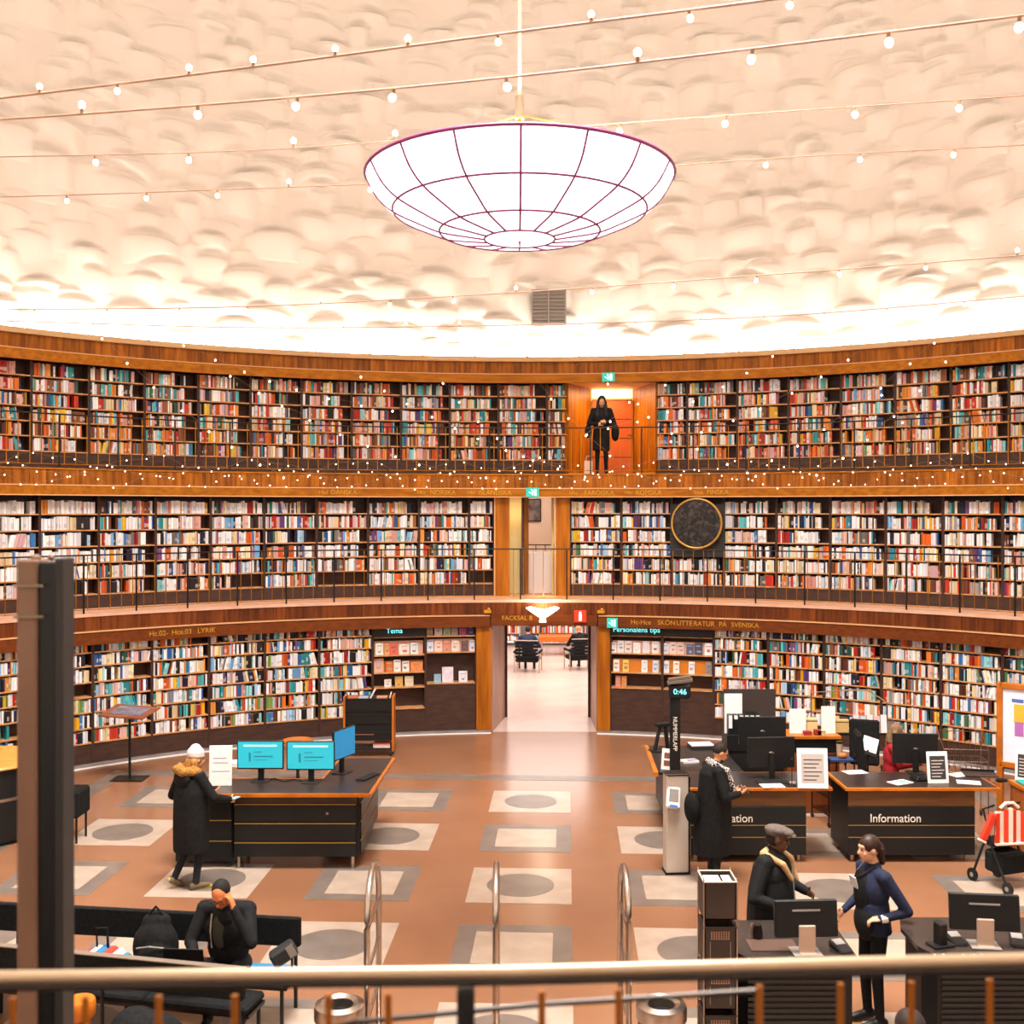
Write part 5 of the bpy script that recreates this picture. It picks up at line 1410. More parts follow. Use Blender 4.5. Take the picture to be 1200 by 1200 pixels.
# ------------------------------------------------------------------ lending desks in the foreground
DTOP = noisy('lending_top', '#3a322e', '#2f2825', (2, 2, 2), 3, .22)
def lending_desk(lab, poly, yf, text_x):
    xs = [p[0] for p in poly]; ys = [p[1] for p in poly]
    o = thing('lending_desk', lab, 'desk', (sum(xs) / len(xs), sum(ys) / len(ys), 0), 0, 'lending desks')
    mb = W(o); mb.prism(poly, .965, 1.0); mb.build('desktop', DTOP, o)
    cx, cy = sum(xs) / len(xs), sum(ys) / len(ys)
    sh = [(cx + (x - cx) * .93, cy + (y - cy) * .9) for x, y in poly]
    mb = W(o); mb.prism(sh, .05, .965); mb.build('carcass', BLACK, o)
    x0_, x1_ = min(p[0] for p in sh) + .06, max(p[0] for p in sh) - .04
    for k in range(16):
        mb = W(o); mb.bx(x0_ + .05, x1_ - .05, min(p[1] for p in sh) - .012, min(p[1] for p in sh) + .01, .12 + k * .048, .148 + k * .048); mb.build('slat', DARKG, o)
    mb = W(o); mb.prism([(cx + (x - cx) * .88, cy + (y - cy) * .85) for x, y in poly], 0, .05); mb.build('plinth', DARKG, o)
    text_mesh('lettering', 'Lånebild', .125, WHITEL, o, Matrix.Translation((text_x - o.location.x, min(ys) - o.location.y - .004, .962)), .002, 'LEFT')
    return o
lending_desk('dark lending desk with rounded corner in front of the man with the flat cap', [(1.62, -2.08), (2.50, -2.08), (2.52, -1.22), (1.48, -1.22), (1.46, -1.5), (1.50, -1.9)], -2.08, 1.58)
lending_desk('dark lending desk at the lower right edge of the hall', [(3.16, -1.98), (4.7, -1.98), (4.7, -1.15), (3.16, -1.15), (3.08, -1.4), (3.08, -1.8)], -1.98, 3.14)
def lend_monitor(lab, px, py, w, rz):
    o = thing('monitor', lab, 'monitor', at(px, py, 1.001), PI + rz, 'flat computer monitors')
    zc = .285
    Rm = Matrix.Rotation(.12, 4, 'X')
    mb = MB(Matrix.Translation((0, .0, zc)) @ Rm); mb.bx(-w / 2, w / 2, -.02, .025, -.15, .15, .008); mb.build('housing', BLACKP, o)
    mb = MB(Matrix.Translation((0, .0, zc)) @ Rm); mb.bx(-w / 2 + .02, w / 2 - .02, -.024, -.019, -.13, .13); mb.build('screen', SCREENB, o)
    mb = MB(Matrix.Translation((0, .0, zc)) @ Rm); mb.bx(-w * .22, w * .22, .025, .03, .06, .075); mb.build('vent_slot', GREYP, o)
    mb = MB(); mb.bx(-.07, .07, .03, .055, .0, .24, .006); mb.bx(-.07, .07, .03, .09, .0, .02, .004); mb.build('stand', mat('silver_stand', '#c9b2a0', .35, .5), o)
    mb = MB(); mb.bx(-.12, .12, -.1, .1, 0, .012, .003); mb.build('base', GREYP, o)
    return o
lend_monitor('black monitor on a silver stand in front of the man with the flat cap', 944, 1116, .53, .05)
lend_monitor('black monitor on a silver stand at the lower right edge', 1153, 1108, .57, -.12)
for px, py, nm, rz in ((985, 1112, 'black card reader beside the monitor of the first lending desk', .3), (1120, 1103, 'black card reader standing left of the lower right monitor', .1), (1192, 1105, 'black card reader at the right of the lower right monitor', -.3)):
    o = thing('card_reader', nm, 'card reader', at(px, py, 1.001), rz); mb = MB(Matrix.Rotation(.2, 4, 'X')); mb.bx(-.06, .06, -.1, .1, .0, .04, .012); mb.build('body', BLACKP, o); mb = MB(Matrix.Rotation(.2, 4, 'X')); mb.bx(-.045, .045, .0, .08, .04, .045); mb.build('display', GREYP, o); mb = MB(); mb.bx(-.05, .05, -.05, .1, -.0, .012); mb.build('foot', DARKG, o)
o = thing('telephone', 'upright black telephone handset holder beside the lower right monitor', 'phone', at(1102, 1108, 1.001), .3); mb = MB(); mb.bx(-.04, .04, -.05, .05, 0, .2, .012); mb.build('holder', BLACKP, o); mb = MB(); mb.bx(-.1, .1, -.07, .07, 0, .02, .004); mb.build('foot', BLACKP, o)
o = thing('desk_clamp', 'small dark steel clamp with chrome stud on the first lending desk', 'clamp', at(888, 1100, 1.001)); mb = MB(); mb.lathe([(0, 0), (.04, 0), (.045, .05), (.03, .12), (0, .13)], 16); mb.build('body', STEELD, o, True); mb = MB(); mb.tube((-.05, 0, .02), (-.05, 0, .13), .012); mb.build('chrome_stud', STEEL, o)
o = thing('leather_mat', 'brown leather desk mat on the first lending desk', 'mat', at(905, 1108, 1.001)); mb = MB(); mb.bx(-.2, .2, -.12, .12, 0, .006); mb.build('sheet', mat('brown_leather', '#5a443a', .4), o)

# ------------------------------------------------------------------ basket rack in the foreground
p_ = atd(841, 9.0, 0)
o = thing('basket_rack', 'tall narrow rack of four dark perforated baskets in the foreground', 'rack', (p_.x, p_.y, 0))
BROWNB = noisy('basket_brown', '#41322b', '#362922', (3, 3, 3), 3, .5)
for x_ in (-.135, .135):
    for y_ in (-.12, .16):
        mb = MB(); mb.tube((x_, y_, 0), (x_, y_, 1.69), .006); mb.build('upright', STEEL, o)
for k, zt__ in enumerate((1.66, 1.29, .93, .57)):
    mb = MB()
    mb.bx(-.13, .13, -.12, -.11, zt__ - .31, zt__); mb.bx(-.13, .13, .14, .15, zt__ - .31, zt__); mb.bx(-.13, -.12, -.12, .15, zt__ - .31, zt__); mb.bx(.12, .13, -.12, .15, zt__ - .31, zt__); mb.bx(-.13, .13, -.12, .15, zt__ - .31, zt__ - .3)
    b_ = mb.build('basket', BROWNB, o)
    mb = MB(); mb.path([(-.135, -.125, zt__), (.135, -.125, zt__), (.135, .155, zt__), (-.135, .155, zt__), (-.135, -.125, zt__)], .006, 6); mb.build('rim', WHITEL if k == 0 else STEELD, b_)
    if k > 0:
        mb = MB()
        for i in range(8):
            for j in range(4): mb.bx(-.076 + i * .02, -.076 + i * .02 + .009, -.123, -.12, zt__ - .1 + j * .018, zt__ - .1 + j * .018 + .009)
        mb.build('perforation', mat('hole_light', '#c79a7c', .7), b_)
        mb = MB(); mb.bx(-.085, -.08, -.123, -.12, zt__ - .27, zt__ - .12); mb.bx(.08, .085, -.123, -.12, zt__ - .27, zt__ - .12); mb.build('seam', GREYP, b_)
    else:
        mb = MB(); mb.bx(-.11, .02, -.1, .1, zt__ - .03, zt__ - .02); mb.bx(.04, .11, -.1, .1, zt__ - .03, zt__ - .02); mb.build('leaflet', WHITEP, b_)
mb = MB(); mb.bx(-.14, .14, -.13, .17, 0, .02); mb.build('foot', STEELD, o)

# ------------------------------------------------------------------ security hoops
def hoop(lab, X, y0_, y1_, top):
    o = thing('security_hoop', lab, 'gate', (X, (y0_ + y1_) / 2, 0), 0, 'steel security hoops')
    h = (y1_ - y0_) / 2; r = h * .98
    pts = [(0, -h, 0), (0, -h, top - r)] + [(0, -h * math.cos(t), top - r + r * math.sin(t)) for t in np.linspace(.15, PI - .15, 14)] + [(0, h, top - r), (0, h, 0)]
    mb = MB(); mb.path(pts, .026, 10); mb.build('tube', STEEL, o, 'all')
    for z_ in (.45, .85, 1.2):
        mb = MB(); mb.tube((0, -h, z_), (0, h, z_), .014); mb.build('crossbar', STEEL, o)
    for y_ in (-h, h):
        mb = MB(); mb.lathe([(0, 0), (.07, 0), (.06, .015), (0, .02)], 16, c=(0, y_, 0)); mb.build('floor_flange', STEEL, o)
hoop('steel security hoop beside the bench, leftmost of three', -1.54, 9.0 + CAMY, 9.8 + CAMY, 1.62)
hoop('steel security hoop seen edge-on in the middle of the aisle', -.48, 9.0 + CAMY, 9.8 + CAMY, 1.62)
hoop('steel security hoop beside the basket rack, rightmost of three', .617, 9.0 + CAMY, 9.7 + CAMY, 1.62)
# ------------------------------------------------------------------ steel litter bins
def bin_(lab, px):
    p = at(px, 1178, .68)
    o = thing('litter_bin', lab, 'bin', (p.x, p.y, 0), 0, 'steel-ringed litter bins')
    mb = MB(); mb.lathe([(0, 0), (.17, 0), (.19, .58), (.19, .6)], 32); mb.build('body', BLACKP, o, True)
    mb = MB(); mb.lathe([(.11, .60), (.11, .69), (.15, .71), (.2, .69), (.205, .66), (.205, .58), (.19, .58)], 36); mb.build('steel_ring', STEEL, o, True)
    mb = MB(); mb.lathe([(0, .62), (.115, .62)], 24); mb.build('opening', mat('hole_shade_black', '#050505', .9), o)  # black disc paints the shade inside the bin's hole
    return o
bin_('litter bin with steel ring near the leftmost hoop', 398)
o = bin_('litter bin with steel ring near the basket rack', 775)
# ------------------------------------------------------------------ benches in the foreground
def bench(lab, L, Rr, seat_dir, zt__, trim=None, blue=False):
    L, Rr = Vector((*L, 0)), Vector((*Rr, 0))
    ax = (Rr - L).normalized()
    rz = math.atan2(ax.y, ax.x)
    w = (Rr - L).length
    o = thing('bench', lab, 'bench', L, rz)
    s = seat_dir
    mb = MB(); mb.bx(0, w, -.03, .03, zt__ - .27, zt__, .012); b_ = mb.build('backrest', BLACKC, o)
    if trim: mb = MB(); mb.bx(0, w, -.034, .034, zt__ - .008, zt__ + .006, .004); mb.build('top_trim', trim, b_)
    n = 4
    for k in range(n):
        x0_, x1_ = w * k / n, w * (k + 1) / n - .012
        m = mat('blue_seat', '#2a7ba6', .7) if blue and k == n - 1 else BLACKC
        mb = MB(); mb.bx(x0_, x1_, s * .05, s * .43, .36, .43, .02); mb.build('seat_cushion', m, o)
    mb = MB(); mb.bx(0, w, s * .08, s * .4, .33, .36); mb.build('seat_rail', STEELD, o)
    for k in range(4):
        x_ = .05 + (w - .1) * k / 3
        mb = MB(); mb.tube((x_, -s * .0, 0), (x_, -s * .0, zt__ - .2), .018); mb.build('leg', BLACKP, o)
        mb = MB(); mb.tube((x_, s * .38, 0), (x_, s * .38, .34), .018); mb.build('leg', BLACKP, o)
    return o
bench('long black bench the man is sitting on, with a blue end seat', (-6.6, -.18), (-2.33, -.755), -1, .85, blue=True)
bench('long black bench with pale edge turned with its back to the viewer', (-6.5, -.93), (-2.61, -1.775), 1, .80, trim=mat('pale_edge', '#8f8072', .4, .4))

# ------------------------------------------------------------------ soft shapes: union of simple forms, remeshed to one skin
def blob(name, prims, mats, parent=None, voxel=.009, smooth=6, M=None):
    """prims: ('c', a, b, ra, rb, mi) tapered limb | ('e', c, radii, R, mi) ellipsoid | ('f', [(z, rx, ry, cx, cy)...], mi) lofted tube"""
    mb = MB()
    for p in prims:
        if p[0] == 'c':
            a, b = Vector(p[1]), Vector(p[2])
            mb.tube(a, b, p[3], p[4], 12); mb.ell(a, (p[3],) * 3, 2); mb.ell(b, (p[4],) * 3, 2)
        elif p[0] == 'e': mb.ell(p[1], p[2], 3, Matrix(p[3]) if p[3] is not None else None)
        else:
            rows = []
            for (z, rx, ry, cx, cy) in p[1]:
                rows.append([mb.bm.verts.new((cx + rx * math.cos(2 * PI * k / 20), cy + ry * math.sin(2 * PI * k / 20), z)) for k in range(20)])
            for i in range(len(rows) - 1):
                for k in range(20): mb.bm.faces.new((rows[i][k], rows[i][(k + 1) % 20], rows[i + 1][(k + 1) % 20], rows[i + 1][k]))
            mb.bm.faces.new(rows[0][::-1]); mb.bm.faces.new(rows[-1])
    bmesh.ops.recalc_face_normals(mb.bm, faces=mb.bm.faces)
    me0 = bpy.data.meshes.new('tmp'); mb.bm.to_mesh(me0); mb.bm.free()
    t = link(bpy.data.objects.new('tmp', me0))
    r = t.modifiers.new('r', 'REMESH'); r.mode = 'VOXEL'; r.voxel_size = voxel; r.use_smooth_shade = True
    if smooth:
        s = t.modifiers.new('s', 'SMOOTH'); s.factor = .5; s.iterations = smooth
    dg = bpy.context.evaluated_depsgraph_get()
    me = bpy.data.meshes.new_from_object(t.evaluated_get(dg))
    me.name = name
    bpy.data.objects.remove(t); bpy.data.meshes.remove(me0)
    me.materials.clear()
    for m in mats: me.materials.append(m)
    n = len(me.polygons)
    C = np.zeros(n * 3); me.polygons.foreach_get('center', C); C = C.reshape(-1, 3)
    best = np.full(n, 1e9); idx = np.zeros(n, int)
    for p in prims:
        if p[0] == 'c':
            a, b = np.array(p[1], float), np.array(p[2], float); d = b - a
            tt = np.clip(((C - a) @ d) / max(1e-9, d @ d), 0, 1)
            dist = np.linalg.norm(C - (a + tt[:, None] * d), axis=1) - (p[3] + (p[4] - p[3]) * tt); mi = p[5]
        elif p[0] == 'e':
            R_ = np.array(p[3]) if p[3] is not None else np.eye(3)
            q = (C - np.array(p[1])) @ R_; rr = np.array(p[2])
            k = np.linalg.norm(q / rr, axis=1); dist = (k - 1) * rr.min(); mi = p[4]
        else:
            zz = [q[0] for q in p[1]]; o_ = np.argsort(zz)
            f = lambda j: np.interp(C[:, 2], np.array(zz)[o_], np.array([q[j] for q in p[1]])[o_])
            rx, ry, cx, cy = f(1), f(2), f(3), f(4)
            k = np.sqrt(((C[:, 0] - cx) / rx) ** 2 + ((C[:, 1] - cy) / ry) ** 2)
            dist = np.maximum((k - 1) * np.minimum(rx, ry), np.maximum(min(zz) - C[:, 2], C[:, 2] - max(zz))); mi = p[2]
        w = dist < best
        best[w] = dist[w]; idx[w] = mi
    me.polygons.foreach_set('material_index', idx.astype(np.int32))
    me.polygons.foreach_set('use_smooth', np.ones(n, bool))
    me.update()
    o = inst(name, me, parent)
    if M is not None: o.matrix_local = M
    return o

def frame(fwd, up=(0, 0, 1)):
    f = Vector(fwd).normalized(); u = Vector(up)
    r = f.cross(u).normalized(); u = r.cross(f)
    return Matrix((r, f, u)).transposed()       # columns: right, forward, up

def hand(prims, wrist, direction, normal, side, mi, curl=.5, s=1.0):
    """palm, four bent fingers of unequal length and a thumb leaving the side of the palm"""
    d = Vector(direction).normalized(); n = Vector(normal).normalized(); n = (n - d * n.dot(d)).normalized()
    x = d.cross(n) * side                         # towards the thumb
    w = Vector(wrist)
    pc = w + d * .05 * s
    R_ = Matrix((x, d, n)).transposed()
    prims.append(('e', tuple(pc), (.040 * s, .052 * s, .017 * s), [list(r) for r in R_], mi))
    for k, (off, ln) in enumerate(((.027, .068), (.009, .076), (-.010, .07), (-.027, .055))):
        a = w + d * .088 * s + x * off * s
        d1 = (d * math.cos(curl) + n * math.sin(curl)).normalized()
        d2 = (d * math.cos(curl * 2.2) + n * math.sin(curl * 2.2)).normalized()
        b = a + d1 * ln * .55 * s; c = b + d2 * ln * .5 * s
        prims.append(('c', tuple(a), tuple(b), .0098 * s, .009 * s, mi)); prims.append(('c', tuple(b), tuple(c), .009 * s, .0078 * s, mi))
    a = w + d * .03 * s + x * .032 * s
    b = a + (d * .6 + x * .7 + n * .3).normalized() * .038 * s
    c = b + (d * .9 + x * .1 + n * .5).normalized() * .032 * s
    prims.append(('c', tuple(a), tuple(b), .0125 * s, .011 * s, mi)); prims.append(('c', tuple(b), tuple(c), .011 * s, .009 * s, mi))

def head_prims(prims, c, look, mi, mlip, up=(0, 0, 1)):
    R_ = frame(look, up); Rl = [list(r) for r in R_]
    P = lambda x, y, z: tuple(Vector(c) + R_ @ Vector((x, y, z)))
    prims += [('e', P(0, -.008, .02), (.074, .096, .098), Rl, mi), ('e', P(0, .02, -.045), (.060, .076, .074), Rl, mi), ('e', P(0, .055, -.088), (.032, .032, .026), Rl, mi),
              ('c', P(0, .088, .012), P(0, .108, -.026), .010, .015, mi), ('e', P(0, .072, .035), (.052, .024, .015), Rl, mi),
              ('e', P(-.076, -.005, -.005), (.012, .022, .032), Rl, mi), ('e', P(.076, -.005, -.005), (.012, .022, .032), Rl, mi),
              ('e', P(0, .088, -.062), (.024, .012, .009), Rl, mlip), ('e', P(.035, .06, -.03), (.024, .026, .028), Rl, mi), ('e', P(-.035, .06, -.03), (.024, .026, .028), Rl, mi)]
    return R_, P

EYE_M = mat('eye_dark', '#1a1210', .25)
def person(label, loc, yaw, J, mats, bulk=1.0, coat=None, look=(0, 1, 0), voxel=.010, hands=None, group=None, head_up=(0, 0, 1), extra=None, legs=True, foot_dir=None):
    """local frame: +y the way the body faces, +x its right side. mats: top, bottom, shoes, skin, lip"""
    D = dict(pelvis=(0, 0, .95), chest=(0, .01, 1.24), neck=(0, .0, 1.45), head=(0, .03, 1.60),
             hl=(-.09, 0, .92), hr=(.09, 0, .92), kl=(-.10, .03, .50), kr=(.10, .03, .50), al=(-.10, 0, .09), ar=(.10, 0, .09),
             sl=(-.175, -.005, 1.40), sr=(.175, -.005, 1.40), el=(-.235, -.03, 1.12), er=(.235, -.03, 1.12), wl=(-.24, .06, .88), wr=(.24, .06, .88))
    D.update(J)
    V = {k: Vector(v) for k, v in D.items()}
    o = thing('person', label, 'person', loc, yaw, group)
    T, B, S, K, Lp = 0, 1, 2, 3, 4
    pr = []
    sp = frame((0, 1, 0), (V['neck'] - V['pelvis']))
    Rl = [list(r) for r in sp]
    b = bulk
    pr += [('e', tuple(V['pelvis']), (.155 * b, .115 * b, .13), Rl, T if coat else B),
           ('e', tuple(V['pelvis'].lerp(V['chest'], .5)), (.148 * b, .112 * b, .19), Rl, T),
           ('e', tuple(V['chest']), (.172 * b, .122 * b, .20), Rl, T),
           ('c', tuple(V['sl']), tuple(V['sr']), .06 * b, .06 * b, T),
           ('c', tuple(V['chest'].lerp(V['neck'], .5)), tuple(V['neck'] - (V['neck'] - V['chest']) * .12), .10 * b, .065 * b, T),
           ('c', tuple(V['neck']), tuple(V['head'] + Vector((0, 0, -.03))), .052, .05, K)]
    for s in 'lr':
        pr += [('c', tuple(V['s' + s]), tuple(V['e' + s]), .056 * b, .045 * b, T), ('c', tuple(V['e' + s]), tuple(V['w' + s]), .044 * b, .031 * b, T)]
        if legs:
            fd = Vector((foot_dir or {}).get(s, (0, 1, 0))).normalized()
            a = V['a' + s]
            pr += [('c', tuple(V['h' + s]), tuple(V['k' + s]), .085, .058, B), ('c', tuple(V['k' + s]), tuple(a), .056, .042, B),
                   ('c', tuple(a + Vector((0, 0, -.035)) - fd * .04), tuple(a + fd * .10 + Vector((0, 0, -.045))), .042, .04, S),
                   ('c', tuple(a + fd * .10 + Vector((0, 0, -.045))), tuple(a + fd * .16 + Vector((0, 0, -.052))), .04, .032, S)]
    if coat: pr.append(('f', coat, T))
    hands = hands or {}
    for s, sd in (('l', -1), ('r', 1)):
        d_, n_, cu = hands.get(s, ((V['w' + s] - V['e' + s]).normalized(), (-sd, 0, 0), .45))
        hand(pr, V['w' + s], d_, n_, sd, K, cu)
    R_, P = head_prims(pr, V['head'], look, K, Lp, head_up)
    if extra: pr += extra
    body = blob('body', pr, mats, o, voxel, 5)
    for x in (-.031, .031):
        mb = MB(); mb.ell(P(x, .0865, .010), (.011, .008, .007), 1, R_); mb.build('eye', EYE_M, o, 'all')
    return o, V, R_, P

def ell_P(P, R_, c, r, mi=0): return ('e', P(*c), r, [list(q) for q in R_], mi)
SKIN = mat('skin_light', '#c98a64', .55); SKIN2 = mat('skin_fair', '#d8a07c', .55); SKIND = mat('skin_dark', '#5a3826', .5)
LIP = mat('lip', '#9c5346', .5); LIPD = mat('lip_dark', '#4a2a22', .5)
COATB = noisy('black_coat', '#141414', '#1d1d1e', (25, 25, 25), 3, .8, spec=.2)
DENIM = mat('dark_trousers', '#15171d', .8)
SHOEB = mat('black_shoe', '#141211', .5)

# --- woman with white beanie at the catalogue desk
p_ = atd(224, 13.55, 0)
coat = [(.46, .245, .2, 0, 0), (.6, .245, .205, 0, 0), (.8, .245, .205, 0, 0), (1.0, .245, .2, 0, 0), (1.2, .245, .19, 0, 0), (1.36, .21, .15, 0, 0)]
o, V, R_, P = person('woman in black winter coat with fur hood and white beanie leaning at the catalogue desk', p_, math.radians(-38),
    dict(er=(.32, .10, 1.14), wr=(.28, .36, 1.06), el=(-.33, -.04, 1.1), wl=(-.24, .18, .98), kr=(.1, .06, .5), ar=(.12, -.02, .09), kl=(-.1, .03, .5), al=(-.12, -.16, .13), head=(.02, .06, 1.58), chest=(0, .03, 1.24), neck=(0, .03, 1.45)),
    [COATB, DENIM, mat('tan_boot', '#6a5a44', .6), SKIN2, LIP], 1.35, coat, (.25, 1, -.1), foot_dir={'r': (.35, 1, 0), 'l': (-.1, 1, -.5)})
HAIRB = noisy('blond_hair', '#b9813c', '#8f5d28', (40, 40, 4), 3, .6)
blob('hair', [ell_P(P, R_, (0, -.012, .015), (.084, .104, .104)), ('c', P(.06, -.05, -.02), P(.085, -.02, -.26), .05, .035, 0), ('c', P(-.05, -.06, -.02), P(-.05, -.08, -.2), .05, .04, 0), ('c', P(0, -.08, -.02), P(.03, -.09, -.24), .06, .05, 0)], [HAIRB], o, .009)
blob('beanie', [ell_P(P, R_, (0, -.015, .075), (.094, .112, .095)), ell_P(P, R_, (0, -.02, .135), (.06, .07, .06)), ell_P(P, R_, (0, -.012, .045), (.096, .114, .035))], [noisy('white_knit', '#ddd2d0', '#c9bdbc', (60, 60, 60), 2, .9)], o, .009)
FUR = noisy('tan_fur', '#b8843e', '#7c5322', (45, 45, 45), 4, .95, bump=.6)
fr = random.Random(2)
blob('fur_hood', [('c', (-.19, .05, 1.44), (-.12, -.12, 1.47), .055, .06, 0), ('c', (-.12, -.12, 1.47), (.06, -.16, 1.47), .06, .065, 0), ('c', (.06, -.16, 1.47), (.17, -.02, 1.46), .06, .05, 0)] + [('e', (fr.uniform(-.2, .16), fr.uniform(-.18, -.02), 1.47 + fr.uniform(-.03, .05)), (.035, .035, .035), None, 0) for k in range(16)], [FUR], o, .011, 2)
blob('hood', [('e', (0, -.13, 1.37), (.15, .07, .12), None, 0)], [COATB], o, .012)
YEL = mat('yellow_sole', '#d9b62a', .6)
mb = MB(); mb.path([(.12 - .02, -.06, .028), (.15, .05, .022), (.19, .16, .022)], .022, 8); mb.build('shoe_sole', YEL, o, 'all')
mb = MB(); mb.path([(-.12, -.24, .15), (-.125, -.19, .08), (-.13, -.12, .03)], .016, 8); mb.build('shoe_sole', YEL, o, 'all')
q = thing('mobile_phone', 'small pale phone held by the woman with the white beanie', 'phone', o.matrix_basis @ Vector((.30, .44, 1.06)), -.4); mb = MB(); mb.bx(-.035, .035, -.07, .07, 0, .009, .003); mb.build('case', GREYP, q); mb = MB(); mb.bx(-.03, .03, -.06, .06, .009, .011); mb.build('screen', mat('phone_screen', '#7fb8d8', .3, emit=.3, ecol='#7fb8d8'), q)

# --- man in black coat with patterned scarf
p_ = atd(836, 13.75, 0)
coat = [(.36, .21, .24, 0, -.02), (.6, .22, .25, 0, -.01), (.85, .215, .235, 0, 0), (1.1, .22, .21, 0, .01), (1.38, .21, .17, 0, 0), (1.47, .15, .1, 0, 0)]
o, V, R_, P = person('man in long black coat with black and white scarf looking down at his phone', p_, math.radians(-80),
    dict(head=(0, .09, 1.62), neck=(0, .03, 1.49), chest=(0, .0, 1.26), sl=(-.2, 0, 1.42), sr=(.2, 0, 1.42), el=(-.3, .04, 1.13), wl=(-.1, .31, 1.10), er=(.3, .04, 1.13), wr=(.1, .30, 1.12)),
    [COATB, DENIM, SHOEB, SKIN, LIP], 1.3, coat, (0, 1, -.55), hands=dict(l=((.3, 1, .25), (.3, 0, 1), .8), r=((-.3, 1, .25), (-.3, 0, 1), .8)))
blob('hair', [ell_P(P, R_, (0, -.022, .034), (.080, .097, .094))], [noisy('dark_hair', '#2a1a12', '#1c120c', (40, 40, 40), 2, .7)], o, .008)
blob('beard', [ell_P(P, R_, (0, .038, -.075), (.056, .055, .045))], [MATS['dark_hair']], o, .008)
SCARF = noisy('checked_scarf', '#141414', '#ded8d0', (55, 55, 55), 0, .9, lo=.49, hi=.51)
blob('scarf', [('c', (-.12, -.02, 1.50), (.12, -.02, 1.50), .045, .045, 0), ('c', (-.12, -.02, 1.50), (-.1, .12, 1.42), .045, .04, 0), ('c', (-.1, .14, 1.42), (-.07, .24, 1.12), .042, .04, 0), ('c', (.12, -.02, 1.50), (.1, .12, 1.42), .045, .04, 0), ('c', (.1, .14, 1.42), (.06, .24, 1.15), .042, .04, 0)], [SCARF], o, .010)
mb = MB(Matrix.Translation((-.2, .12, .8))); mb.bx(-.03, .03, .05, .07, -.25, .0, .004); mb.build('scarf_fringe', SCARF, o)
blob('shoulder_bag', [('e', (.02, -.29, .95), (.16, .09, .2), None, 0)], [BLACKC], o, .012)
q = thing('mobile_phone', 'dark phone in the hands of the man in the black coat', 'phone'); q.matrix_world = o.matrix_basis @ Matrix.Translation((0, .43, 1.15)) @ Matrix.Rotation(.7, 4, 'X'); mb = MB(); mb.bx(-.038, .038, -.004, .005, -.075, .075, .002); mb.build('case', BLACKP, q); mb = MB(); mb.bx(-.033, .033, -.006, -.004, -.068, .068); mb.build('screen', SCREENB, q)

# --- man with grey flat cap
p_ = atd(904, 10.35, 0)
coat = [(.72, .27, .23, 0, 0), (.9, .275, .225, 0, 0), (1.1, .27, .21, 0, 0), (1.34, .22, .16, 0, 0)]
o, V, R_, P = person('man with grey flat cap and black jacket with beige collar at the lending desk', p_, math.radians(-122),
    dict(head=(0, .06, 1.575), neck=(0, .01, 1.45), sl=(-.2, 0, 1.385), sr=(.2, 0, 1.385), er=(.37, -.04, 1.1), wr=(.28, .22, 1.04), el=(-.37, -.02, 1.1), wl=(-.24, .25, 1.05)),
    [COATB, DENIM, SHOEB, SKIND, LIPD], 1.42, coat, (-.35, 1, -.12))
CAP = noisy('grey_tweed', '#6e6259', '#574d46', (90, 90, 90), 2, .9)
blob('flat_cap', [ell_P(P, R_, (0, -.012, .085), (.096, .122, .050)), ell_P(P, R_, (0, .06, .078), (.085, .085, .038)), ell_P(P, R_, (0, .115, .058), (.07, .055, .012)), ell_P(P, R_, (0, -.05, .07), (.088, .075, .055))], [CAP], o, .008)
BEI = noisy('beige_collar', '#c9a071', '#b58c5e', (20, 20, 20), 2, .9)
blob('collar', [('c', (-.15, -.03, 1.46), (-.12, .15, 1.38), .035, .028, 0), ('c', (-.12, .15, 1.38), (-.07, .225, 1.2), .03, .02, 0), ('c', (.15, -.03, 1.46), (.12, .15, 1.38), .035, .03, 0), ('c', (.12, .15, 1.38), (.08, .225, 1.24), .034, .02, 0), ('c', (-.15, -.03, 1.46), (.15, -.03, 1.46), .035, .035, 0)], [BEI], o, .010)
mb = MB(); mb.tube((0, .2, 1.36), (.01, .235, .95), .006); mb.build('zip', GREYP, o)
blob('hair', [ell_P(P, R_, (0, -.03, .0), (.079, .085, .075))], [mat('short_black_hair', '#16100d', .8)], o, .009)

# --- library woman in blue cardigan
p_ = atd(1024, 9.95, 0)
NAVY = noisy('navy_cardigan', '#1d2440', '#161b32', (20, 20, 20), 2, .85)
o, V, R_, P = person('woman in navy cardigan and black clothes with hand on hip between the lending desks', (p_.x, p_.y, 0), math.radians(104),
    dict(head=(0, .05, 1.60), neck=(0, .0, 1.46), sl=(-.185, 0, 1.385), sr=(.185, 0, 1.385), el=(-.27, -.17, 1.10), wl=(-.20, .05, 1.03), er=(.27, -.04, 1.1), wr=(.22, .17, .98)),
    [NAVY, COATB, SHOEB, SKIN2, LIP], 1.1, None, (.05, 1, -.1), hands=dict(l=((.35, .9, -.1), (0, -.2, -1), .7)),
    extra=[('f', [(.86, .185, .15, 0, 0), (1.0, .175, .14, 0, .01), (1.12, .165, .135, 0, .01)], 0)])
blob('apron', [('e', (.02, .1, 1.2), (.12, .065, .22), None, 0), ('e', (.0, .08, .95), (.15, .09, .18), None, 0)], [COATB], o, .012)
blob('hair', [ell_P(P, R_, (0, -.014, .034), (.083, .1, .098)), ell_P(P, R_, (0, -.105, -.01), (.045, .04, .06)), ('c', P(-.02, -.1, -.02), P(-.02, -.11, -.14), .04, .025, 0)], [noisy('brown_hair', '#3c2114', '#241208', (50, 50, 8), 3, .5)], o, .008)
mb = MB(Matrix.Translation((.06, .165, 1.29)) @ Matrix.Rotation(-.25, 4, 'X')); mb.bx(-.06, .05, 0, .012, -.05, .06, .003); mb.build('badge', mat('white_badge', '#d6d2d4', .5), o)
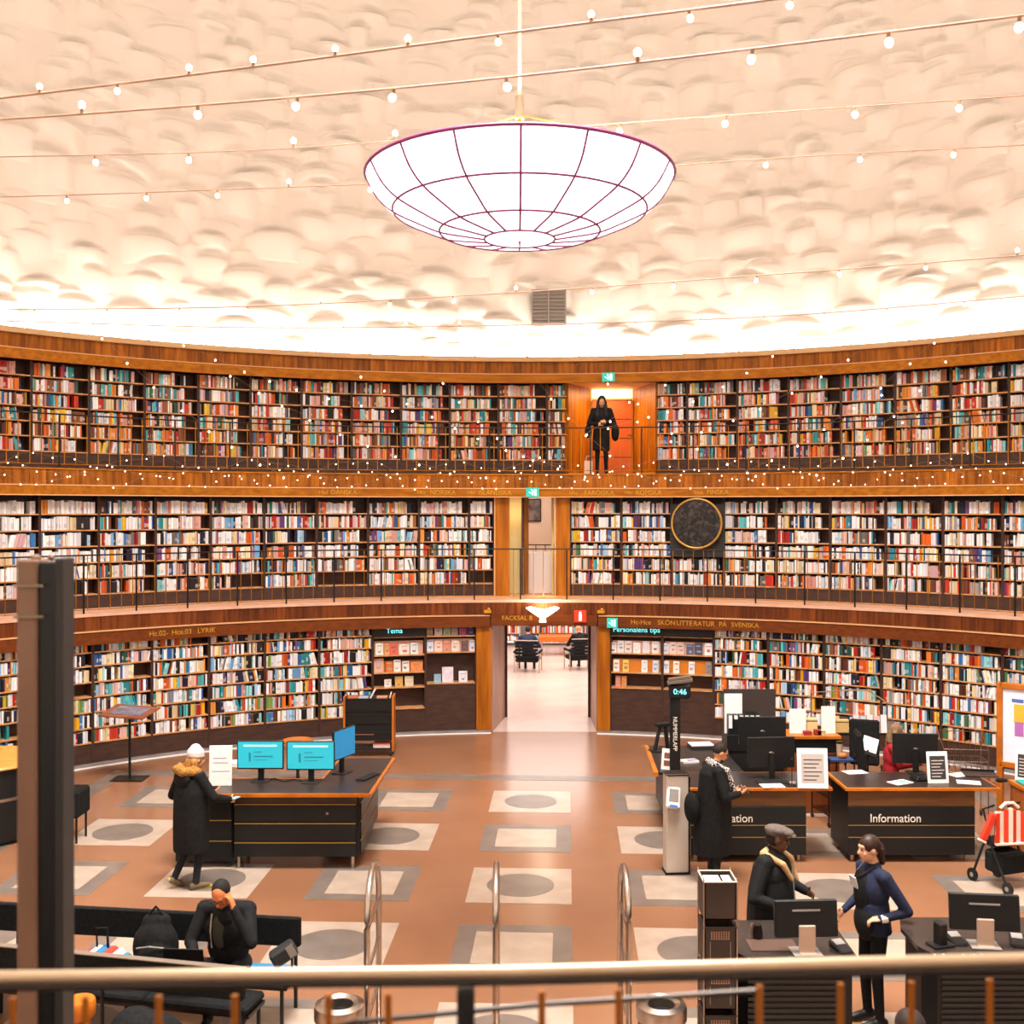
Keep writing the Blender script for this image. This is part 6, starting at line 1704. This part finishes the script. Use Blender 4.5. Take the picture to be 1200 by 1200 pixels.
mb = MB(); mb.path([(-.08, .02, 1.47), (-.03, .14, 1.38), (.06, .175, 1.3), (.05, .14, 1.4), (.09, .02, 1.47)], .006); mb.build('lanyard', BLACKP, o)
mb = MB(); mb.tube(V['wl'] + Vector((-.02, -.05, .01)), V['wl'], .037, .036); mb.build('cuff', mat('white_cuff', '#d9c8ba', .7), o)

# --- man on the bench with his hand on his head
p_ = Vector((-2.93, -1.0, 0))
o, V, R_, P = person('man sitting on the black bench with bowed head propped on one hand', (p_.x, p_.y, 0), math.radians(176),
    dict(pelvis=(0, .0, .53), chest=(0, .08, .88), neck=(0, .15, 1.12), head=(0.0, .26, 1.245), hl=(-.1, .03, .52), hr=(.1, .03, .52), kl=(-.14, .27, .56), kr=(.16, .28, .55), al=(-.14, .12, .09), ar=(.17, .13, .09),
         sl=(-.2, .1, 1.06), sr=(.2, .1, 1.06), el=(-.29, .31, .84), wl=(-.13, .29, 1.12), er=(.29, .22, .8), wr=(.2, .34, .71)),
    [COATB, DENIM, SHOEB, mat('skin_ruddy', '#cf7a48', .55), LIP], 1.32, None, (.05, 1, -.75), hands=dict(l=((.25, .05, 1), (1, -.1, -.2), .35), r=((.1, 1, -.3), (0, -.3, -1), .5)), voxel=.009)
blob('hair', [ell_P(P, R_, (0, -.03, .032), (.081, .096, .096))], [MATS['short_black_hair']], o, .008)
mb = MB(); 
for x_ in (-.034, .034): mb.path([P(x_ + .026 * math.cos(t), .099, .008 + .02 * math.sin(t)) for t in np.linspace(0, 2 * PI, 13)], .003, 5)
mb.path([P(-.012, .1, .012), P(.012, .1, .012)], .003, 5); mb.build('spectacles', BLACKP, o)
blob('shirt_front', [('e', (.03, .2, .9), (.07, .05, .17), None, 0)], [mat('olive_shirt', '#3a3a2c', .8)], o, .01)
mb = MB(); mb.path([(.09, .24, 1.06), (.10, .25, .9), (.09, .24, .76)], .007); mb.build('jacket_zip', mat('pale_zip', '#b5a79a', .5), o)
q = thing('laptop', 'open black laptop on the knees of the man on the bench', 'laptop', (-3.2, -1.34, .655), math.radians(176)); mb = MB(); mb.bx(-.18, .18, -.12, .12, 0, .018, .004); mb.build('keyboard_deck', BLACKP, q); mb = MB(Matrix.Translation((0, .12, .015)) @ Matrix.Rotation(-.25, 4, 'X')); mb.bx(-.18, .18, 0, .012, 0, .2, .003); mb.build('lid', BLACKP, q)
# things beside him
q = thing('backpack', 'bulky black backpack beside the man on the bench', 'backpack', (-3.62, -.98, .432)); q.scale = (1.25, 1.2, 1.4); blob('body', [('e', (0, 0, .17), (.17, .12, .18), None, 0), ('e', (.02, -.08, .12), (.13, .08, .11), None, 0), ('e', (0, .02, .33), (.11, .07, .06), None, 0)], [BLACKC], q, .012); mb = MB(); mb.path([(-.05, .0, .38), (0, .0, .43), (.05, .0, .38)], .01); mb.build('handle', BLACKC, q); mb = MB(); mb.path([(-.1, -.13, .2), (0, -.16, .22), (.1, -.13, .2)], .006); mb.build('zip', GREYP, q)
q = thing('striped_bag', 'red, white and blue striped cloth bag lying on the bench', 'bag', (-4.12, -1.05, .432), .1); q.scale = (1.2, 1.0, 1.7)
for k, c in enumerate(('#2f7f9a', '#d9d0c4', '#b03a2c', '#d9d0c4', '#2f6f9a', '#b03a2c', '#d9d0c4', '#2f7f9a')):
    x0_ = -.2 + k * .05; h_ = .05 + .13 * math.sin(PI * (k + .8) / 9)
    blob('stripe', [('c', (x0_, -.1, h_ * .5), (x0_ + .04, .1, h_ * .5), .035 + h_ * .12, .035 + h_ * .12, 0)], [mat('stripe_' + c.strip('#'), c, .8)], q, .014, 2)
mb = MB(); mb.path([(-.02, .05, .12), (-.03, .06, .24), (.05, .06, .24), (.06, .05, .12)], .01); mb.build('handle', BLACKC, q)
q = thing('handheld_device', 'small black device with grey label hanging on the bench end', 'device', (-2.42, -1.02, .432), .3); mb = MB(Matrix.Translation((0, 0, .2)) @ Matrix.Rotation(-.5, 4, 'Y')); mb.bx(-.14, .1, -.07, .07, -.07, .07, .02); mb.build('body', DARKG, q); mb = MB(Matrix.Translation((0, 0, .2)) @ Matrix.Rotation(-.5, 4, 'Y')); mb.bx(.02, .09, -.075, -.07, -.05, .06); mb.build('label_plate', GREYP, q); mb = MB(); mb.tube((.06, 0, 0), (.06, 0, .18), .012); mb.build('arm', BLACKP, q)
q = thing('travel_bag', 'large round black bag on the floor below the near railing', 'bag', (-3.35, -2.05, 0)); blob('body', [('e', (0, 0, .28), (.36, .22, .28), None, 0), ('e', (-.1, .05, .34), (.24, .18, .24), None, 0)], [BLACKC], q, .018); mb = MB(); mb.path([(.2, -.15, .4), (.3, -.18, .52), (.38, -.1, .42)], .02); mb.build('strap', BLACKP, q)
q = thing('wooden_stool', 'small round wooden stool on the floor beside the mast', 'stool', (-3.92, -2.0, 0)); mb = MB(); mb.lathe([(0, .5), (.12, .5), (.13, .52), (.13, .62), (.12, .64), (0, .64)], 24); mb.build('seat', ORANGE, q, True); 
for k in range(3):
    t = 2 * PI * k / 3; mb = MB(); mb.tube((.13 * math.cos(t), .13 * math.sin(t), 0), (.07 * math.cos(t), .07 * math.sin(t), .5), .018, .022); mb.build('leg', ORANGE, q)

# --- woman on the upper gallery
fg = phi(705, 13.1)
q_ = pol(fg, 13.1, Z_G3)
coat = [(.52, .20, .15, 0, 0), (.75, .2, .15, 0, 0), (1.0, .18, .14, 0, 0), (1.25, .19, .135, 0, 0), (1.4, .17, .12, 0, 0)]
o, V, R_, P = person('woman in long black coat with long dark hair standing on the upper gallery', q_, PI - fg + .1,
    dict(head=(0, .06, 1.60), er=(.28, .0, 1.12), wr=(.09, .24, 1.08), el=(-.3, -.02, 1.06), wl=(-.08, .25, 1.12), kl=(-.09, .02, .5), kr=(.09, .02, .5)),
    [COATB, BLACKC, SHOEB, SKIN2, LIP], 1.15, coat, (0, 1, -.5), voxel=.012)
DH = noisy('dark_long_hair', '#1e1410', '#140d0a', (40, 40, 5), 3, .6)
blob('hair', [ell_P(P, R_, (0, -.022, .03), (.09, .1, .102)), ('c', P(-.075, .0, -.02), (-.1, .10, 1.28), .04, .045, 0), ('c', P(.075, .0, -.02), (.1, .10, 1.28), .04, .045, 0), ('c', P(0, -.08, -.03), (0, -.12, 1.25), .08, .09, 0)], [DH], o, .01)
blob('sleeve_drape', [('e', (-.3, 0, .92), (.09, .1, .2), None, 0), ('e', (.29, .0, .95), (.08, .1, .16), None, 0)], [COATB], o, .014)
q = thing('mobile_phone', 'phone held by the woman on the upper gallery', 'phone'); q.matrix_world = o.matrix_basis @ Matrix.Translation((0, .33, 1.11)) @ Matrix.Rotation(.8, 4, 'X'); mb = MB(); mb.bx(-.038, .038, -.004, .005, -.075, .075, .002); mb.build('case', BLACKP, q); mb = MB(); mb.bx(-.033, .033, -.006, -.004, -.068, .068); mb.build('screen', GREYP, q)
q = thing('paper_bag', 'pale paper bag standing at the feet of the woman on the upper gallery', 'bag', pol(fg - .022, 13.15, Z_G3), -fg); mb = MB(); mb.prism([(-.09, -.05), (.09, -.05), (.08, .05), (-.08, .05)], 0, .3); mb.build('bag_body', mat('pale_bag', '#dfc0a2', .8), q); mb = MB(); mb.path([(-.05, -.04, .3), (-.04, -.04, .4), (.04, -.04, .4), (.05, -.04, .3)], .006); mb.build('handle', WHITEP, q)

# --- seated woman in red behind the right desk
p_ = atd(1043, 15.75, 0)
REDC = noisy('red_cardigan', '#a81820', '#8c1218', (20, 20, 20), 2, .8)
o, V, R_, P = person('woman in red cardigan with grey-blond hair sitting behind the right information desk', (p_.x, p_.y, 0), math.radians(-100),
    dict(pelvis=(0, 0, .80), chest=(0, .03, 1.12), neck=(0, .06, 1.33), head=(0, .1, 1.48), hl=(-.09, .02, .78), hr=(.09, .02, .78), kl=(-.1, .4, .74), kr=(.1, .4, .74), al=(-.1, .32, .26), ar=(.1, .32, .26), sl=(-.18, .02, 1.27), sr=(.18, .02, 1.27), el=(-.25, .12, 1.04), wl=(-.14, .38, 1.07), er=(.25, .10, 1.04), wr=(.16, .38, 1.07)),
    [REDC, DENIM, SHOEB, SKIN2, LIP], 1.05, None, (0.05, 1, -.25), voxel=.011)
blob('hair', [ell_P(P, R_, (0, -.02, .028), (.086, .102, .1)), ('c', P(-.06, -.03, -.02), P(-.06, -.03, -.15), .05, .045, 0), ('c', P(.06, -.03, -.02), P(.06, -.03, -.15), .05, .045, 0), ('c', P(0, -.07, -.02), P(0, -.07, -.15), .06, .06, 0)], [noisy('ash_blond_hair', '#8a6a48', '#6c5036', (40, 40, 6), 3, .6)], o, .009)

# --- visitor whose head shows at the lower edge
p_ = atd(1068, 6.55, 0)
o, V, R_, P = person('person with dark hair at the very bottom of the picture', (p_.x, p_.y, 0), math.radians(10), dict(head=(0, .03, 1.56)), [COATB, DENIM, SHOEB, SKIN, LIP], 1.1, None, (0, 1, 0), voxel=.014)
blob('hair', [ell_P(P, R_, (0, -.02, .03), (.088, .104, .1))], [MATS['dark_hair']], o, .01)

# ------------------------------------------------------------------ reading room beyond the doorway
def armchair(lab, p, rz):
    o = thing('armchair', lab, 'chair', p, rz, 'slatted black armchairs of the reading room')
    for k in range(5):
        mb = MB(); mb.bx(-.33, .33, -.36 - .012 * k, -.32 - .012 * k, .42 + k * .1, .5 + k * .1, .01); mb.build('back_slat', BLACKC, o)
    mb = MB(); mb.bx(-.34, .34, -.43, -.38, .92, .95, .006); mb.build('top_rail', STEEL, o)
    mb = MB(); mb.bx(-.33, .33, -.33, .3, .3, .42, .03); mb.build('seat', BLACKC, o)
    for x_ in (-.36, .36):
        mb = MB(); mb.bx(x_ - .03, x_ + .03, -.34, .26, .56, .62, .01); mb.build('armrest', BLACKC, o)
        for y_ in (-.3, .25):
            mb = MB(); mb.tube((x_, y_, 0), (x_, y_, .57), .016); mb.build('leg', STEEL, o)
    return o
SIT = dict(pelvis=(0, -.1, .52), chest=(0, -.12, .84), neck=(0, -.08, 1.05), head=(0, -.02, 1.19), hl=(-.1, -.08, .5), hr=(.1, -.08, .5), kl=(-.13, .36, .52), kr=(.13, .36, .52), al=(-.13, .36, .09), ar=(.13, .36, .09), sl=(-.19, -.1, .99), sr=(.19, -.1, .99), el=(-.34, .0, .72), wl=(-.2, .28, .68), er=(.34, .0, .72), wr=(.2, .28, .68))
for k, (px, d_, rz, lab, clab, top) in enumerate(((619, 31.6, -.15, 'person in dark blue jumper sitting with the back to us in the reading room', 'black armchair of the person in blue in the reading room', mat('dark_blue_jumper', '#1f2c4a', .8)),
                                                 (678, 32.0, .25, 'bald person in black sitting with the back to us in the reading room', 'black armchair of the bald person in the reading room', COATB))):
    p_ = atd(px, d_, 0)
    armchair(clab, (p_.x, p_.y, .004), rz)
    o, V, R_, P = person(lab, (p_.x, p_.y, .01), rz, SIT, [top, DENIM, SHOEB, SKIN, LIP], 1.15, None, (0.05, 1, -.15), voxel=.018)
    if k == 0: blob('hair', [ell_P(P, R_, (0, -.025, .03), (.086, .1, .1))], [MATS['dark_hair']], o, .014)
o = thing('reading_table', 'dark table with papers left of the chairs in the reading room', 'table', (atd(592, 32.5, 0).x, atd(592, 32.5, 0).y, .004))
mb = MB(); mb.bx(-.7, .5, -.4, .4, .7, .74, .01); mb.build('table_top', DARKG, o)
for x_ in (-.62, .42):
    for y_ in (-.33, .33): mb = MB(); mb.tube((x_, y_, 0), (x_, y_, .7), .025); mb.build('leg', STEELD, o)
mb = MB(); mb.bx(-.1, .25, -.15, .1, .74, .75); mb.build('papers', WHITEP, o)
rr = random.Random(9)
for k, (px, lab) in enumerate(((575, 'far bookcase at the left of the reading room'), (652, 'far bookcase with orange shelf in the middle of the reading room'), (725, 'far bookcase at the right of the reading room'))):
    p_ = atd(px, 37.6, 0)
    o = thing('bookcase', lab, 'bookcase', (p_.x, p_.y, .004))
    wv, hv = 2.0, (1.5 if k == 1 else 2.3)
    mb = MB(); mb.bx(-wv / 2, wv / 2, .28, .3, 0, hv); mb.build('back_panel', mat('white_shelf', '#d8c8be', .6), o)
    for x_ in (-wv / 2, wv / 2): mb = MB(); mb.bx(x_ - .015, x_ + .015, 0, .3, 0, hv); mb.build('side_panel', MATS['white_shelf'], o)
    V_, F_, C_ = [], [], []
    for j in range(int(hv / .33)):
        z_ = .1 + j * .33
        mb = MB(); mb.bx(-wv / 2, wv / 2, 0, .28, z_ - .02, z_); mb.build('shelf_board', ORANGE if (k == 1 and j in (1, 2)) else MATS['white_shelf'], o)
        x_ = -wv / 2 + .03
        while x_ < wv / 2 - .06:
            bw = rr.uniform(.02, .06); h_ = rr.uniform(.18, .27); c = lin(rr.choice(PAL[rr.choice(['white', 'white', 'white', 'pink', 'cream', 'navy', 'orange', 'teal', 'red', 'grey'])]))
            n0 = len(V_); V_ += [(x_ + (v[0] + .5) * bw, .04 + v[1] * .16, z_ + v[2] * h_) for v in BOX_V]; F_ += [tuple(i + n0 for i in f) for f in BOX_F]; C_ += [c] * 6
            x_ += bw + .003
    b_ = inst('books', pyd('books', V_, F_, C_, BOOKMAT), o); b_['kind'] = 'stuff'
o = thing('orange_table', 'low orange display table in the middle of the reading room', 'table', (atd(653, 35.2, 0).x, atd(653, 35.2, 0).y, .004))
mb = MB(); mb.bx(-.6, .6, -.35, .35, .45, .62, .01); mb.build('table_top', mat('orange_lacquer', '#c8621c', .4), o)
for x_ in (-.5, .5):
    for y_ in (-.28, .28): mb = MB(); mb.tube((x_, y_, 0), (x_, y_, .46), .025); mb.build('leg', STEEL, o)

# ------------------------------------------------------------------ signs and wall lamp
GREEN = mat('exit_green', '#1f9c8c', .5, emit=.4, ecol='#2cc0ac')
def exit_sign(lab, px, py, R, w=.28, h=.2):
    f = phi(px, R); d = pol(f, R).y - CAMY
    o = thing('exit_sign', lab, 'sign'); o.matrix_world = arc_M(f, R, zat(py, d)); o['group'] = 'green exit signs'
    mb = MB(); mb.bx(-w / 2, w / 2, -.03, .02, -h / 2, h / 2, .006); mb.build('box', GREEN, o)
    mb = MB(); mb.bx(-w * .05, w * .02, -.034, -.03, -h * .3, h * .15); mb.bx(w * .12, w * .3, -.034, -.03, -h * .35, h * .35); mb.box((-w * .06, -.032, h * .26), (.03, .004, .03)); mb.box((-w * .18, -.032, -h * .05), (.07, .004, .018), R=Matrix.Rotation(.6, 3, 'Y')); mb.build('pictogram', mat('sign_white', '#e4f4ee', .5, emit=.8, ecol='#e4f4ee'), o)
exit_sign('green exit sign under the cornice above the orange door', 713, 442, R_C - .08)
exit_sign('green exit sign above the middle gallery doorway', 624, 577, R_F3 - .1)
exit_sign('green exit sign beside the ground doorway', 717.5, 730, R_F2 - .1, .22, .2)
f = phi(680, R_F2 - .06)
o = thing('red_sign', 'red sign with white symbol above the ground doorway', 'sign'); o.matrix_world = arc_M(f, R_F2 - .06, zat(722, 22.85))
mb = MB(); mb.bx(-.13, .13, -.02, .02, -.125, .125, .005); mb.build('plate', mat('sign_red', '#c8321a', .5, emit=.3, ecol='#d23a1c'), o); mb = MB(); mb.bx(-.03, .03, -.024, -.02, -.09, .05); mb.ell((0, -.022, .075), (.025, .003, .025)); mb.build('symbol', MATS['sign_white'], o)
f = phi(636, R_F2 - .25)
o = thing('wall_lamp', 'glowing white bowl uplight above the ground doorway', 'lamp'); o.matrix_world = arc_M(f, R_F2 - .25, zat(724, 22.7))
mb = MB(); mb.lathe([(.05, 0), (.12, .04), (.25, .13), (.345, .2), (.34, .215), (.24, .16), (.1, .07), (.0, .05)], 36); mb.build('bowl', mat('lamp_opal', '#fff2df', .4, emit=3.0, ecol='#ffe6c4'), o, True)
mb = MB(); mb.tube((0, 0, -.09), (0, 0, .02), .075, .06, 16); mb.build('stem', mat('stem_opal', '#fff4e4', .4, emit=1.6, ecol='#fff0dc'), o, True)
mb = MB(); mb.tube((0, 0, -.03), (0, .3, -.03), .02); mb.build('bracket', BRASS, o)
point_light('wall_lamp_glow', o.matrix_world @ Vector((0, .02, .33)), 14, (1.0, .78, .5), .12)
for px, lab in ((571, 'small brass fitting above the left door post'), (704, 'small brass fitting above the right door post')):
    f = phi(px, R_F2 - .1); o = thing('brass_fitting', lab, 'fitting'); o.matrix_world = arc_M(f, R_F2 - .07, zat(716, 22.8) - .02)
    mb = MB(); mb.bx(-.07, .08, -.03, .04, -.03, .04, .01); mb.build('block', mat('amber_brass', '#d9962c', .4, .3), o); mb = MB(); mb.ell((.03, -.02, .06), (.03, .03, .03)); mb.build('knob', MATS['amber_brass'], o)
